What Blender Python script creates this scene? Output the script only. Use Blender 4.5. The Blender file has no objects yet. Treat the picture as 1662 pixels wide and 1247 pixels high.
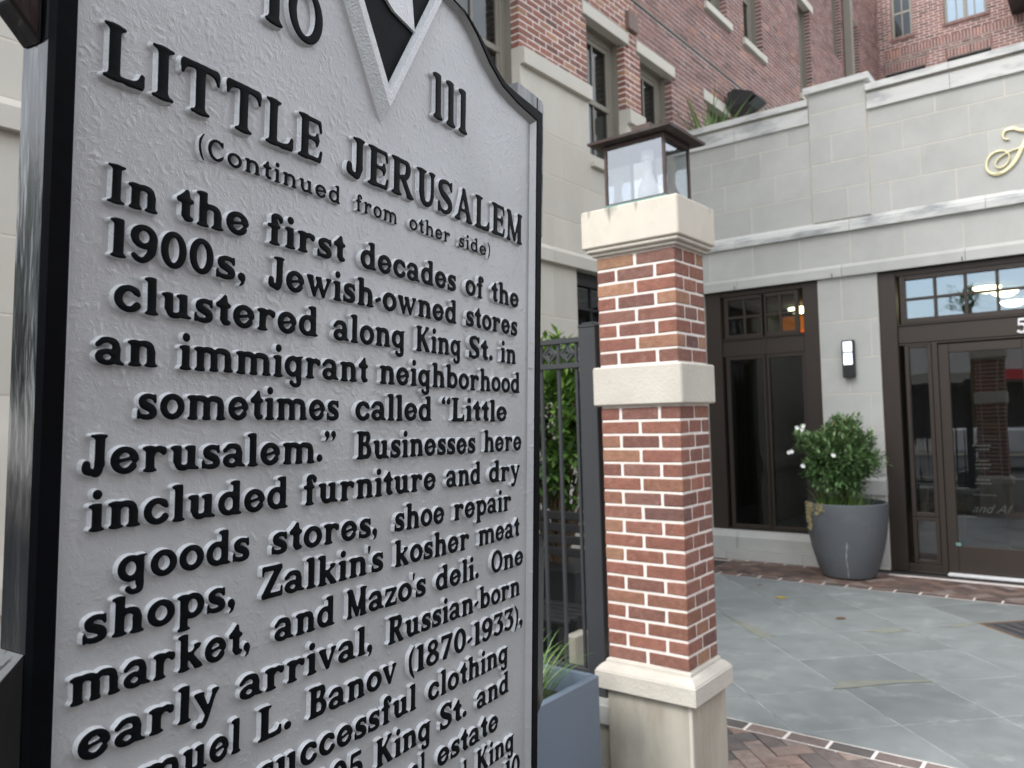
import bpy, bmesh, math, random
import numpy as np
from mathutils import Vector, Matrix
random.seed(7)
RD=math.radians
sc=bpy.context.scene
# ---------------------------------------------------------------- camera, world, sun, exposure
cam_d=bpy.data.cameras.new('camera');cam=bpy.data.objects.new('camera',cam_d);sc.collection.objects.link(cam)
FW=Vector((-.61483607,.78741198,.04426042));RT=Vector((.78718107,.61614931,-.02657069));UP=Vector((.04819311,-.01850434,.99866662))
M=Matrix((RT,UP,-FW)).transposed().to_4x4();M.translation=Vector((0,0,1.72));cam.matrix_world=M
cam_d.sensor_width=36;cam_d.lens=36*1276.98/1662;cam_d.clip_start=.05;cam_d.clip_end=400
cam_d.dof.use_dof=True;cam_d.dof.focus_distance=.85;cam_d.dof.aperture_fstop=11
sc.camera=cam
SUN_EL=RD(43);SUN_AZ=RD(200)      # azimuth from +Y, clockwise: the light comes from the street behind the camera
w=bpy.data.worlds.new('World');sc.world=w;w.use_nodes=True;nt=w.node_tree;nt.nodes.clear()
out=nt.nodes.new('ShaderNodeOutputWorld');bg=nt.nodes.new('ShaderNodeBackground');bg.inputs[1].default_value=.15
sky=nt.nodes.new('ShaderNodeTexSky');sky.sky_type='NISHITA';sky.sun_disc=False;sky.sun_elevation=SUN_EL;sky.sun_rotation=SUN_AZ
tc=nt.nodes.new('ShaderNodeTexCoord');mp=nt.nodes.new('ShaderNodeMapping');mp.inputs['Scale'].default_value=(1,1,2.2)
nz=nt.nodes.new('ShaderNodeTexNoise');nz.inputs['Scale'].default_value=2.2;nz.inputs['Detail'].default_value=6;nz.inputs['Distortion'].default_value=.4
cr=nt.nodes.new('ShaderNodeMapRange');cr.inputs[1].default_value=.36;cr.inputs[2].default_value=.56;cr.inputs[3].default_value=.55;cr.inputs[4].default_value=1.
mx=nt.nodes.new('ShaderNodeMix');mx.data_type='RGBA';cl=nt.nodes.new('ShaderNodeMix');cl.data_type='RGBA'
nz2=nt.nodes.new('ShaderNodeTexNoise');nz2.inputs['Scale'].default_value=3.5;nz2.inputs['Detail'].default_value=5
cl.inputs[6].default_value=(6.6,7.0,7.6,1);cl.inputs[7].default_value=(10.6,10.8,11.,1)
L=nt.links.new
L(tc.outputs['Generated'],mp.inputs[0]);L(mp.outputs[0],nz.inputs['Vector']);L(mp.outputs[0],nz2.inputs['Vector']);L(nz.outputs[0],cr.inputs[0]);L(nz2.outputs[0],cl.inputs[0])
L(cr.outputs[0],mx.inputs[0]);L(sky.outputs[0],mx.inputs[6]);L(cl.outputs[2],mx.inputs[7]);L(mx.outputs[2],bg.inputs[0]);L(bg.outputs[0],out.inputs[0])
sun_d=bpy.data.lights.new('sun','SUN');sun_d.energy=1.5;sun_d.angle=RD(20);sun_d.color=(1,.98,.95)
sun=bpy.data.objects.new('sun',sun_d);sc.collection.objects.link(sun)
sd=Vector((math.sin(SUN_AZ)*math.cos(SUN_EL),math.cos(SUN_AZ)*math.cos(SUN_EL),math.sin(SUN_EL)));sun.rotation_euler=sd.to_track_quat('Z','Y').to_euler()
sc.view_settings.view_transform='Standard';sc.view_settings.look='None';sc.view_settings.gamma=1;sc.view_settings.exposure=.8
try:sc.view_settings.use_curve_mapping=False
except Exception:pass
sc.render.engine='CYCLES'
# ---------------------------------------------------------------- materials
def newmat(name):
    m=bpy.data.materials.new(name);m.use_nodes=True;n=m.node_tree;b=n.nodes['Principled BSDF'];return m,n,b
def lin(r,g,b):
    f=lambda c:(c/255/12.92) if c<=10 else ((c/255+.055)/1.055)**2.4
    return (f(r),f(g),f(b),1)
def mat(name,col,rough=.6,metal=0.,var=.12,vs=8.,bump=0.,bs=60.,spec=.5,coat=0.,tone=0.,src=None,dirt=0.,ds=1.5,dirtcol=(.1,.09,.08,1),detail=5,stretch=None,bdist=.002,hue=None,dirtlo=.52,dirthi=.75,rvar=0.):
    """surface with noise colour variation, optional relief, weather stains and a per-piece tone"""
    m,n,b=newmat(name);N=n.nodes.new;K=n.links.new
    geo=N('ShaderNodeNewGeometry');co=geo.outputs['Position']
    if stretch:
        mp=N('ShaderNodeMapping');mp.inputs['Scale'].default_value=stretch;K(co,mp.inputs[0]);co=mp.outputs[0]
    nz=N('ShaderNodeTexNoise');nz.inputs['Scale'].default_value=vs;nz.inputs['Detail'].default_value=detail;nz.inputs['Roughness'].default_value=.6;K(co,nz.inputs['Vector'])
    r=N('ShaderNodeMapRange');r.inputs[1].default_value=.25;r.inputs[2].default_value=.75;r.inputs[3].default_value=1-var;r.inputs[4].default_value=1+var;K(nz.outputs[0],r.inputs[0])
    base=N('ShaderNodeRGB');base.outputs[0].default_value=col if len(col)==4 else (*col,1);cur=base.outputs[0];val=r.outputs[0]
    if tone or hue:
        if src=='attr':
            a=N('ShaderNodeAttribute');a.attribute_name='tone';t=a.outputs['Fac']
        else:
            a=N('ShaderNodeObjectInfo');t=a.outputs['Random']
        if hue:
            rp=N('ShaderNodeValToRGB');rp.color_ramp.interpolation='LINEAR'
            while len(rp.color_ramp.elements)<len(hue):rp.color_ramp.elements.new(.5)
            for i,(p,c) in enumerate(hue):rp.color_ramp.elements[i].position=p;rp.color_ramp.elements[i].color=c
            K(t,rp.inputs[0]);cur=rp.outputs[0]
        if tone:
            w2=N('ShaderNodeMath');w2.operation='MULTIPLY';w2.inputs[1].default_value=7.31;K(t,w2.inputs[0]);w3=N('ShaderNodeMath');w3.operation='FRACT';K(w2.outputs[0],w3.inputs[0])
            q=N('ShaderNodeMapRange');q.inputs[3].default_value=1-tone;q.inputs[4].default_value=1+tone;K(w3.outputs[0],q.inputs[0])
            mu=N('ShaderNodeMath');mu.operation='MULTIPLY';K(q.outputs[0],mu.inputs[0]);K(val,mu.inputs[1]);val=mu.outputs[0]
    vm=N('ShaderNodeVectorMath');vm.operation='SCALE';K(cur,vm.inputs[0]);K(val,vm.inputs['Scale']);cur=vm.outputs[0]
    if dirt:
        n2=N('ShaderNodeTexNoise');n2.inputs['Scale'].default_value=ds;n2.inputs['Detail'].default_value=8;n2.inputs['Roughness'].default_value=.65;K(co,n2.inputs['Vector'])
        r2=N('ShaderNodeMapRange');r2.inputs[1].default_value=dirtlo;r2.inputs[2].default_value=dirthi;r2.inputs[3].default_value=0;r2.inputs[4].default_value=dirt;K(n2.outputs[0],r2.inputs[0])
        m2=N('ShaderNodeMix');m2.data_type='RGBA';K(r2.outputs[0],m2.inputs[0]);K(cur,m2.inputs[6]);m2.inputs[7].default_value=dirtcol;cur=m2.outputs[2]
    K(cur,b.inputs['Base Color']);b.inputs['Roughness'].default_value=rough;b.inputs['Metallic'].default_value=metal;b.inputs['Specular IOR Level'].default_value=spec
    if rvar:
        q=N('ShaderNodeMapRange');q.inputs[1].default_value=.3;q.inputs[2].default_value=.7;q.inputs[3].default_value=max(rough-rvar,.02);q.inputs[4].default_value=rough+rvar;K(nz.outputs[0],q.inputs[0]);K(q.outputs[0],b.inputs['Roughness'])
    if coat:b.inputs['Coat Weight'].default_value=coat;b.inputs['Coat Roughness'].default_value=.08
    if bump:
        n3=N('ShaderNodeTexNoise');n3.inputs['Scale'].default_value=bs;n3.inputs['Detail'].default_value=4;K(co,n3.inputs['Vector'])
        bp=N('ShaderNodeBump');bp.inputs['Strength'].default_value=bump;bp.inputs['Distance'].default_value=bdist;K(n3.outputs[0],bp.inputs['Height']);K(bp.outputs[0],b.inputs['Normal'])
    return m
def dull(m,ior):
    m.node_tree.nodes['Principled BSDF'].inputs['IOR'].default_value=ior;return m
def glassmat(name,refl=.1,tint=(.8,.85,.85,1),col=(.93,.96,1,1)):
    m,n,b=newmat(name);N=n.nodes.new;K=n.links.new;n.nodes.remove(b)
    o=n.nodes['Material Output'];gl=N('ShaderNodeBsdfGlossy');gl.inputs['Roughness'].default_value=.01;gl.inputs['Color'].default_value=col
    tr=N('ShaderNodeBsdfTransparent');tr.inputs[0].default_value=tint;mi=N('ShaderNodeMixShader');lw=N('ShaderNodeFresnel');lw.inputs[0].default_value=1.5
    r=N('ShaderNodeMapRange');r.inputs[1].default_value=.04;r.inputs[2].default_value=1;r.inputs[3].default_value=refl;r.inputs[4].default_value=1;K(lw.outputs[0],r.inputs[0])
    nz=N('ShaderNodeTexNoise');nz.inputs['Scale'].default_value=1.3;bp=N('ShaderNodeBump');bp.inputs['Strength'].default_value=.06;bp.inputs['Distance'].default_value=.02;K(nz.outputs[0],bp.inputs['Height']);K(bp.outputs[0],gl.inputs['Normal'])
    K(r.outputs[0],mi.inputs[0]);K(tr.outputs[0],mi.inputs[1]);K(gl.outputs[0],mi.inputs[2]);K(mi.outputs[0],o.inputs[0]);return m
def emit(name,col,s):
    m,n,b=newmat(name);b.inputs['Base Color'].default_value=col;b.inputs['Emission Color'].default_value=col;b.inputs['Emission Strength'].default_value=s;return m
BR=[(0,lin(110,82,76)),(.22,lin(132,88,76)),(.45,lin(146,98,82)),(.62,lin(126,92,82)),(.8,lin(138,92,78)),(.9,lin(152,112,90)),(1,lin(162,124,98))]
MT={}
MT['brick']=mat('red_brick',lin(134,74,62),.88,var=.24,vs=34,bump=1.,bs=110,tone=.15,hue=BR,dirt=.55,ds=24,dirtcol=lin(178,146,134),dirtlo=.56,dirthi=.8,bdist=.005)
MT['brick_far']=mat('red_brick_run',lin(134,74,62),.85,var=.2,vs=22,bump=.5,bs=120,tone=.16,hue=[(0,lin(108,82,79)),(.4,lin(132,97,90)),(.7,lin(118,90,86)),(.93,lin(144,106,95)),(1,lin(160,116,94))],src='attr')
MT['mortar']=mat('white_mortar',lin(232,224,216),.9,var=.08,vs=30,bump=.6,bs=180)
MT['mortar_far']=mat('mortar_far',lin(222,212,206),.9,var=.1,vs=4,bump=.3,bs=90,dirt=.25,ds=.9,dirtcol=lin(160,136,126))
MT['stone']=mat('cast_stone',lin(185,185,180),.85,var=.07,vs=4,bump=.45,bs=120,tone=.05,dirt=.5,ds=1.1,dirtcol=lin(160,160,155))
MT['stone_G']=mat('cream_stone',lin(192,188,177),.85,var=.05,vs=3,bump=.25,bs=160,tone=.04,dirt=.3,ds=1.1,dirtcol=lin(176,168,152),stretch=(1,1,.5))
MT['stone_cap']=mat('weathered_stone',lin(206,206,202),.85,var=.07,vs=5,bump=.5,bs=120,dirt=.85,ds=3.0,dirtcol=lin(128,132,134),dirtlo=.48,dirthi=.68,stretch=(.6,.6,2.2))
MT['pier_stone']=mat('pale_limestone',lin(198,192,180),.88,var=.1,vs=5,bump=.9,bs=70,dirt=.6,ds=38,dirtcol=lin(150,138,118),dirtlo=.62,dirthi=.74,bdist=.003)
MT['pier_base']=mat('stained_limestone',lin(180,174,160),.88,var=.12,vs=9,bump=.8,bs=90,dirt=.85,ds=5,dirtcol=lin(140,126,106),stretch=(1,1,.3),dirtlo=.45,dirthi=.75)
MT['joint']=mat('joint_mortar',lin(204,198,186),.9,var=.12,vs=3)
MT['bronze']=mat('bronze_frame',lin(60,52,46),.45,metal=.25,var=.05,vs=3,bump=.05)
MT['taupe']=mat('taupe_window_frame',lin(128,123,112),.55,var=.05,vs=3)
MT['black']=mat('black_enamel',lin(13,15,18),.14,var=.15,vs=30,bump=.32,bs=9,spec=.8,bdist=.012,stretch=(3,3,.5))
MT['blackframe']=mat('black_frame_paint',lin(9,10,13),.45,var=.2,vs=40,bump=.25,bs=60,spec=.5)
MT['blackface']=mat('black_letter_paint',lin(10,12,15),.5,spec=.5,var=.25,vs=90,bump=.25,bs=260,bdist=.0006,dirt=.25,ds=40,dirtcol=lin(34,37,41))
MT['fence']=mat('charcoal_fence',lin(58,60,63),.45,var=.08,vs=6,bump=.1)
MT['darkmetal']=mat('dark_metal',lin(38,38,40),.5,var=.1)
MT['copper']=mat('aged_bronze_lantern',lin(78,64,60),.5,metal=.35,var=.2,vs=18,dirt=.5,ds=9,dirtcol=lin(96,100,96))
MT['verdigris']=mat('verdigris',lin(106,140,132),.7,var=.25,vs=30)
MT['pot']=mat('grey_planter',lin(90,94,98),.62,var=.08,vs=5,bump=.3,bs=60,dirt=.35,ds=7,dirtcol=lin(128,128,124),dirtlo=.55,dirthi=.8,rvar=.1)
MT['blueplanter']=mat('blue_grey_planter',lin(106,119,133),.45,var=.04,vs=2)
MT['slab']=mat('bluestone',lin(130,134,133),.62,var=.13,vs=5.5,bump=.35,bs=45,tone=.12,dirt=.7,ds=3.4,dirtcol=lin(176,180,176),dirtlo=.56,dirthi=.8,rvar=.12)
MT['slabjoint']=mat('slab_joint',lin(172,176,172),.9,var=.2,vs=4,dirt=1.,ds=4,dirtcol=lin(104,110,108),dirtlo=.44,dirthi=.62)
PV=[(0,lin(86,84,82)),(.3,lin(128,112,106)),(.5,lin(102,98,95)),(.8,lin(150,132,122)),(1,lin(134,108,98))]
MT['paver']=mat('brick_paver',lin(150,120,110),.85,var=.25,vs=14,bump=.9,bs=70,tone=.12,hue=PV,dirt=.55,ds=11,dirtcol=lin(84,80,76),bdist=.004)
MT['paver2']=mat('brick_paver_red',lin(140,100,86),.85,var=.25,vs=12,bump=.8,bs=70,tone=.14,hue=[(0,lin(80,69,65)),(.4,lin(104,86,78)),(.7,lin(116,92,82)),(1,lin(136,122,114))],dirt=.5,ds=8,dirtcol=lin(176,160,150),dirtlo=.58,dirthi=.8)
MT['patch']=mat('old_mortar_patch',lin(136,138,126),.85,var=.15,vs=9,bump=.4)
MT['sand']=mat('paver_joint',lin(62,58,54),.95,var=.3,vs=30)
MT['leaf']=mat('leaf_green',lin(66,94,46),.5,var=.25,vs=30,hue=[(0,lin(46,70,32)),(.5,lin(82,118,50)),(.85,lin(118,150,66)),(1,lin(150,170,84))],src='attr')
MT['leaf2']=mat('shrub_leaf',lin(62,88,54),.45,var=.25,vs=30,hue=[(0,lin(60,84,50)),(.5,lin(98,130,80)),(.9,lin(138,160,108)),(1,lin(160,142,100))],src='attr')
MT['blade']=mat('grass_blade',lin(84,118,62),.5,var=.2,vs=30,hue=[(0,lin(66,100,48)),(.6,lin(112,148,78)),(1,lin(172,182,128))],src='attr')
MT['stem']=mat('brown_stem',lin(92,76,58),.9)
MT['petal']=mat('white_petal',lin(240,240,236),.6,var=.04)
MT['dried']=mat('dried_vine',lin(150,140,100),.9,var=.2)
MT['gold']=mat('brass_letter',lin(236,226,180),.4,metal=.2,var=.05)
MT['white']=mat('white_paint',lin(226,226,226),.5,var=.04)
MT['glass']=glassmat('window_glass',.055,(.4,.47,.47,1));MT['glass_sky']=glassmat('coated_transom_glass',.27,col=(.72,.88,1.,1),tint=(.75,.8,.82,1));MT['glass_lan']=glassmat('lantern_glass',.24,(.93,.96,.98,1));MT['glass_door']=glassmat('door_glass',.13,(.6,.62,.6,1))
MT['asphalt']=mat('asphalt',lin(70,70,72),.9,var=.15,vs=20,bump=.5)
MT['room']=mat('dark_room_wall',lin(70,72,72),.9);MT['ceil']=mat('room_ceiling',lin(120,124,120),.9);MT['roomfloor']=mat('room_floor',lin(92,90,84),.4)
MT['lamp']=emit('lit_lamp',(1,.9,.55,1),6.);MT['shade']=emit('orange_lampshade',(1,.28,.05,1),.2);MT['bulb']=mat('frosted_bulb',lin(232,232,230),.3,var=.02)
MT['lampglass']=emit('lit_wall_lamp',(.82,.88,.96,1),.75)
def silver():
    m,n,b=newmat('silver_paint');N=n.nodes.new;K=n.links.new
    tc=N('ShaderNodeTexCoord');mp=N('ShaderNodeMapping');K(tc.outputs['Object'],mp.inputs[0])
    # leathery cast field: warped creases plus fine pitting
    wv=N('ShaderNodeTexNoise');wv.inputs['Scale'].default_value=38;wv.inputs['Detail'].default_value=4;K(mp.outputs[0],wv.inputs['Vector'])
    s1=N('ShaderNodeVectorMath');s1.operation='SCALE';s1.inputs['Scale'].default_value=.02;K(wv.outputs['Color'],s1.inputs[0])
    s2=N('ShaderNodeVectorMath');s2.operation='ADD';K(mp.outputs[0],s2.inputs[0]);K(s1.outputs[0],s2.inputs[1])
    hs=[]
    for sc_,st,de in((130,1.,6),(420,.5,3)):
        v=N('ShaderNodeTexNoise');v.noise_type='RIDGED_MULTIFRACTAL';v.inputs['Scale'].default_value=sc_;v.inputs['Detail'].default_value=de;K(s2.outputs[0],v.inputs['Vector'])
        q=N('ShaderNodeMath');q.operation='MULTIPLY';q.inputs[1].default_value=st;K(v.outputs[0],q.inputs[0]);hs.append(q)
    a=N('ShaderNodeMath');a.operation='ADD';K(hs[0].outputs[0],a.inputs[0]);K(hs[1].outputs[0],a.inputs[1])
    bp=N('ShaderNodeBump');bp.inputs['Strength'].default_value=.55;bp.inputs['Distance'].default_value=.0011;K(a.outputs[0],bp.inputs['Height']);K(bp.outputs[0],b.inputs['Normal'])
    nz=N('ShaderNodeTexNoise');nz.inputs['Scale'].default_value=9;nz.inputs['Detail'].default_value=6;K(mp.outputs[0],nz.inputs['Vector'])
    rp=N('ShaderNodeMapRange');rp.inputs[1].default_value=.3;rp.inputs[2].default_value=.7;rp.inputs[3].default_value=.92;rp.inputs[4].default_value=1.06;K(nz.outputs[0],rp.inputs[0])
    vm=N('ShaderNodeVectorMath');vm.operation='SCALE';vm.inputs[0].default_value=lin(172,173,174)[:3];K(rp.outputs[0],vm.inputs['Scale']);K(vm.outputs[0],b.inputs['Base Color'])
    b.inputs['Metallic'].default_value=.2;b.inputs['Roughness'].default_value=.34
    return m
dull(MT['blackframe'],1.13);dull(MT['blackface'],1.16)
MT['silver']=silver()
MT['silver_side']=mat('silver_letter_side',lin(208,210,212),.35,metal=.1,var=.1,vs=120,bump=.8,bs=420,bdist=.0012)
# ---------------------------------------------------------------- mesh helpers
col=sc.collection
class MB:
    def __init__(s):s.v=[];s.f=[];s.m=[];s.t=[]
    def quad(s,*p,m=0,t=0.):
        b=len(s.v);s.v+=[tuple(q) for q in p];s.f.append(tuple(range(b,b+len(p))));s.m.append(m);s.t.append(t)
    def box(s,x0,x1,y0,y1,z0,z1,m=0,t=0.,bev=0.,skip=''):
        if x1<x0:x0,x1=x1,x0
        if y1<y0:y0,y1=y1,y0
        if z1<z0:z0,z1=z1,z0
        b=len(s.v)
        if bev<=0:
            s.v+=[(x0,y0,z0),(x1,y0,z0),(x1,y1,z0),(x0,y1,z0),(x0,y0,z1),(x1,y0,z1),(x1,y1,z1),(x0,y1,z1)]
            F={'b':(3,2,1,0),'t':(4,5,6,7),'f':(0,1,5,4),'r':(1,2,6,5),'k':(2,3,7,6),'l':(3,0,4,7)}
            for k,f in F.items():
                if k not in skip:s.f.append(tuple(b+i for i in f));s.m.append(m);s.t.append(t)
            return
        e=min(bev,(x1-x0)/2.2,(y1-y0)/2.2,(z1-z0)/2.2);idx={}
        for X,sx in((x0,1),(x1,-1)):
            for Y,sy in((y0,1),(y1,-1)):
                for Z,sz in((z0,1),(z1,-1)):
                    k=(sx<0,sy<0,sz<0)
                    idx[k]=len(s.v);s.v+=[(X,Y+sy*e,Z+sz*e),(X+sx*e,Y,Z+sz*e),(X+sx*e,Y+sy*e,Z)]
        def F(*q):s.f.append(tuple(q));s.m.append(m);s.t.append(t)
        i=lambda a,b_,c,k:idx[(a,b_,c)]+k
        for a in(False,True):
            q=[i(a,False,False,0),i(a,True,False,0),i(a,True,True,0),i(a,False,True,0)];F(*(q if a else q[::-1]))
            q=[i(False,a,False,1),i(True,a,False,1),i(True,a,True,1),i(False,a,True,1)];F(*(q[::-1] if a else q))
            q=[i(False,False,a,2),i(True,False,a,2),i(True,True,a,2),i(False,True,a,2)];F(*(q if a else q[::-1]))
        for a in(False,True):
            for c in(False,True):
                q=[i(a,c,False,0),i(a,c,True,0),i(a,c,True,1),i(a,c,False,1)];F(*(q if a==c else q[::-1]))
                q=[i(a,False,c,0),i(a,True,c,0),i(a,True,c,2),i(a,False,c,2)];F(*(q[::-1] if a==c else q))
                q=[i(False,a,c,1),i(True,a,c,1),i(True,a,c,2),i(False,a,c,2)];F(*(q if a==c else q[::-1]))
                for d in(False,True):
                    q=[i(a,c,d,0),i(a,c,d,1),i(a,c,d,2)];F(*(q if (a^c^d) else q[::-1]))
    def prism(s,poly,z0,z1,m=0,t=0.,axis='z'):
        """poly: list of 2-D points (ccw); extruded along axis"""
        f={'z':lambda p,z:(p[0],p[1],z),'y':lambda p,z:(p[0],z,p[1]),'x':lambda p,z:(z,p[0],p[1])}[axis]
        b=len(s.v);n=len(poly);s.v+=[f(p,z0) for p in poly]+[f(p,z1) for p in poly]
        s.f.append(tuple(b+n-1-i for i in range(n)));s.f.append(tuple(b+n+i for i in range(n)));s.m+=[m]*2;s.t+=[t]*2
        for i in range(n):
            k=(i+1)%n;s.f.append((b+i,b+k,b+n+k,b+n+i));s.m.append(m);s.t.append(t)
    def tube(s,pts,r,n=8,m=0,t=0.,cap=True):
        pts=[Vector(p) for p in pts];R=r if hasattr(r,'__len__') else [r]*len(pts);b=len(s.v)
        for i,p in enumerate(pts):
            d=(pts[min(i+1,len(pts)-1)]-pts[max(i-1,0)]).normalized();a=d.orthogonal().normalized() if i==0 else (a-d*a.dot(d)).normalized();c=d.cross(a)
            for k in range(n):
                q=p+(a*math.cos(2*math.pi*k/n)+c*math.sin(2*math.pi*k/n))*R[i];s.v.append(tuple(q))
        for i in range(len(pts)-1):
            for k in range(n):
                s.f.append((b+i*n+k,b+i*n+(k+1)%n,b+(i+1)*n+(k+1)%n,b+(i+1)*n+k));s.m.append(m);s.t.append(t)
        if cap:
            e=b+(len(pts)-1)*n;s.f.append(tuple(b+k for k in range(n))[::-1]);s.f.append(tuple(e+k for k in range(n)));s.m+=[m]*2;s.t+=[t]*2
    def lathe(s,prof,cx,cy,n=32,m=0,t=0.):
        b=len(s.v)
        for r,z in prof:
            for k in range(n):
                a=2*math.pi*k/n;s.v.append((cx+r*math.cos(a),cy+r*math.sin(a),z))
        for i in range(len(prof)-1):
            for k in range(n):
                s.f.append((b+i*n+k,b+i*n+(k+1)%n,b+(i+1)*n+(k+1)%n,b+(i+1)*n+k));s.m.append(m);s.t.append(t)
    def mesh(s,name,mats,smooth=False,normals=False):
        me=bpy.data.meshes.new(name);me.from_pydata(s.v,[],s.f)
        for m_ in (mats if isinstance(mats,(list,tuple)) else [mats]):me.materials.append(m_)
        me.polygons.foreach_set('material_index',s.m)
        if any(s.t):
            at=me.attributes.new('tone','FLOAT','FACE');at.data.foreach_set('value',s.t)
        if normals:
            bm=bmesh.new();bm.from_mesh(me);bmesh.ops.remove_doubles(bm,verts=bm.verts[:],dist=1e-5);bmesh.ops.recalc_face_normals(bm,faces=bm.faces[:]);bm.to_mesh(me);bm.free()
        if smooth:
            me.polygons.foreach_set('use_smooth',[True]*len(me.polygons));me.set_sharp_from_angle(angle=RD(38))
        me.update();return me
    def build(s,name,mats,parent=None,smooth=False,normals=False,**tg):
        o=bpy.data.objects.new(name,s.mesh(name,mats,smooth,normals));col.objects.link(o)
        if parent:attach(o,parent)
        tag(o,**tg);return o
def attach(o,parent):
    # meshes are written in world coordinates; the inverse cancels the root's own location
    o.parent=parent;o.matrix_parent_inverse=Matrix.Translation(-parent.location) if parent.type=='EMPTY' else Matrix.Identity(4)
def tag(o,label=None,cat=None,group=None,kind=None):
    if label:o['label']=label
    if cat:o['category']=cat
    if group:o['group']=group
    if kind:o['kind']=kind
    return o
def thing(name,label,cat,loc=(0,0,0),group=None):
    o=bpy.data.objects.new(name,None);col.objects.link(o);o.location=loc;o.empty_display_size=.1;tag(o,label,cat,group);return o
def place(me,name,parent,loc=(0,0,0),rot=None,scale=None):
    o=bpy.data.objects.new(name,me);col.objects.link(o);attach(o,parent);o.location=loc
    if rot:o.rotation_euler=rot
    if scale:o.scale=scale
    return o
def onebox(name,m,parent,x0,x1,y0,y1,z0,z1,bev=0.,**tg):
    b=MB();b.box(x0,x1,y0,y1,z0,z1,bev=bev);return b.build(name,m,parent,**tg)
# parents sit at the world origin so that parts keep world coordinates, unless noted
# ---------------------------------------------------------------- cast letters: glyph outlines from strokes
XH=.68
class Gl:
    def __init__(s,S,H,w,lo=-.34,hi=1.12,res=.024):
        s.S=S;s.H=H;s.w=w
        s.xs=np.arange(-.16,w+.16,res);s.ys=np.arange(lo,hi,res)
        s.X,s.Y=np.meshgrid(s.xs,s.ys);s.d=np.full(s.X.shape,9.)
    def add(s,d,k=.035):
        a=s.d;h=np.clip(.5+.5*(a-d)/k,0,1);s.d=a*(1-h)+d*h-k*h*(1-h)
    def cone(s,x0,y0,x1,y1,w0,w1=None):
        w1=w0 if w1 is None else w1
        dx,dy=x1-x0,y1-y0;L=dx*dx+dy*dy+1e-9
        t=np.clip(((s.X-x0)*dx+(s.Y-y0)*dy)/L,0,1)
        return np.hypot(s.X-x0-t*dx,s.Y-y0-t*dy)-(w0+(w1-w0)*t)/2
    def line(s,*a,ymin=None,ymax=None,k=.035):
        d=s.cone(*a)
        if ymin is not None:d=np.maximum(d,ymin-s.Y)
        if ymax is not None:d=np.maximum(d,s.Y-ymax)
        s.add(d,k)
    def box(s,x0,x1,y0,y1,r=.025):
        qx=np.abs(s.X-(x0+x1)/2)-(x1-x0)/2+r;qy=np.abs(s.Y-(y0+y1)/2)-(y1-y0)/2+r
        s.add(np.hypot(np.maximum(qx,0),np.maximum(qy,0))+np.minimum(np.maximum(qx,qy),0)-r)
    def sp(s,pts,ws,closed=False,k=.035,n=7,ymin=None,ymax=None):
        P=[np.array(q,float) for q in pts];m=len(P)
        if np.isscalar(ws):ws=[ws]*m
        out=[];rng=range(m if closed else m-1)
        for i in rng:
            g=lambda j:P[j%m] if closed else P[min(max(j,0),m-1)]
            gw=lambda j:ws[j%m] if closed else ws[min(max(j,0),m-1)]
            for j in range(n):
                t=j/n
                a,b,c,e=g(i-1),g(i),g(i+1),g(i+2)
                q=.5*((2*b)+(c-a)*t+(2*a-5*b+4*c-e)*t*t+(3*b-a-3*c+e)*t**3)
                out.append((q[0],q[1],gw(i)*(1-t)+gw(i+1)*t))
        if closed:out.append(out[0])
        else:out.append((P[-1][0],P[-1][1],ws[-1]))
        d=np.full(s.X.shape,9.)
        for u,v in zip(out[:-1],out[1:]):d=np.minimum(d,s.cone(u[0],u[1],v[0],v[1],u[2],v[2]))
        if ymin is not None:d=np.maximum(d,ymin-s.Y)
        if ymax is not None:d=np.maximum(d,s.Y-ymax)
        s.add(d,k)
    def ell(s,cx,cy,rx,ry,wx,wy,a0=0,a1=360,n=40,ws=None):
        closed=abs(a1-a0)>=360;d=np.full(s.X.shape,9.);pr=None
        for i in range(n+1):
            a=math.radians(a0+(a1-a0)*i/n);c,q=math.cos(a),math.sin(a)
            w=wx*abs(c)**1.3+wy*(1-abs(c)**1.3)
            if ws:w*=ws[0]+(ws[1]-ws[0])*i/n
            cu=(cx+(rx-w/2)*c,cy+(ry-w/2)*q,w)
            if pr:d=np.minimum(d,s.cone(pr[0],pr[1],cu[0],cu[1],pr[2],cu[2]))
            pr=cu
        s.add(d)
    def foot(s,cx,l=None,r=None,y=0.,up=1,t=.1):
        S=s.S;l=S/2+.07 if l is None else l;r=S/2+.07 if r is None else r
        for e in(-l,r):
            if abs(e)<.01:continue
            sg=1 if e>0 else -1
            s.line(cx,y+up*.06,cx+e-sg*.03,y+up*.035,.16,.07,ymin=y if up>0 else None,ymax=y if up<0 else None,k=.05)
    def flag(s,cx,y,l=None,t=.12):
        S=s.S;l=S/2+.09 if l is None else l
        s.line(cx,y-.07,cx-l+.04,y-.065,.14,.09,ymax=y,k=.05)
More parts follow.
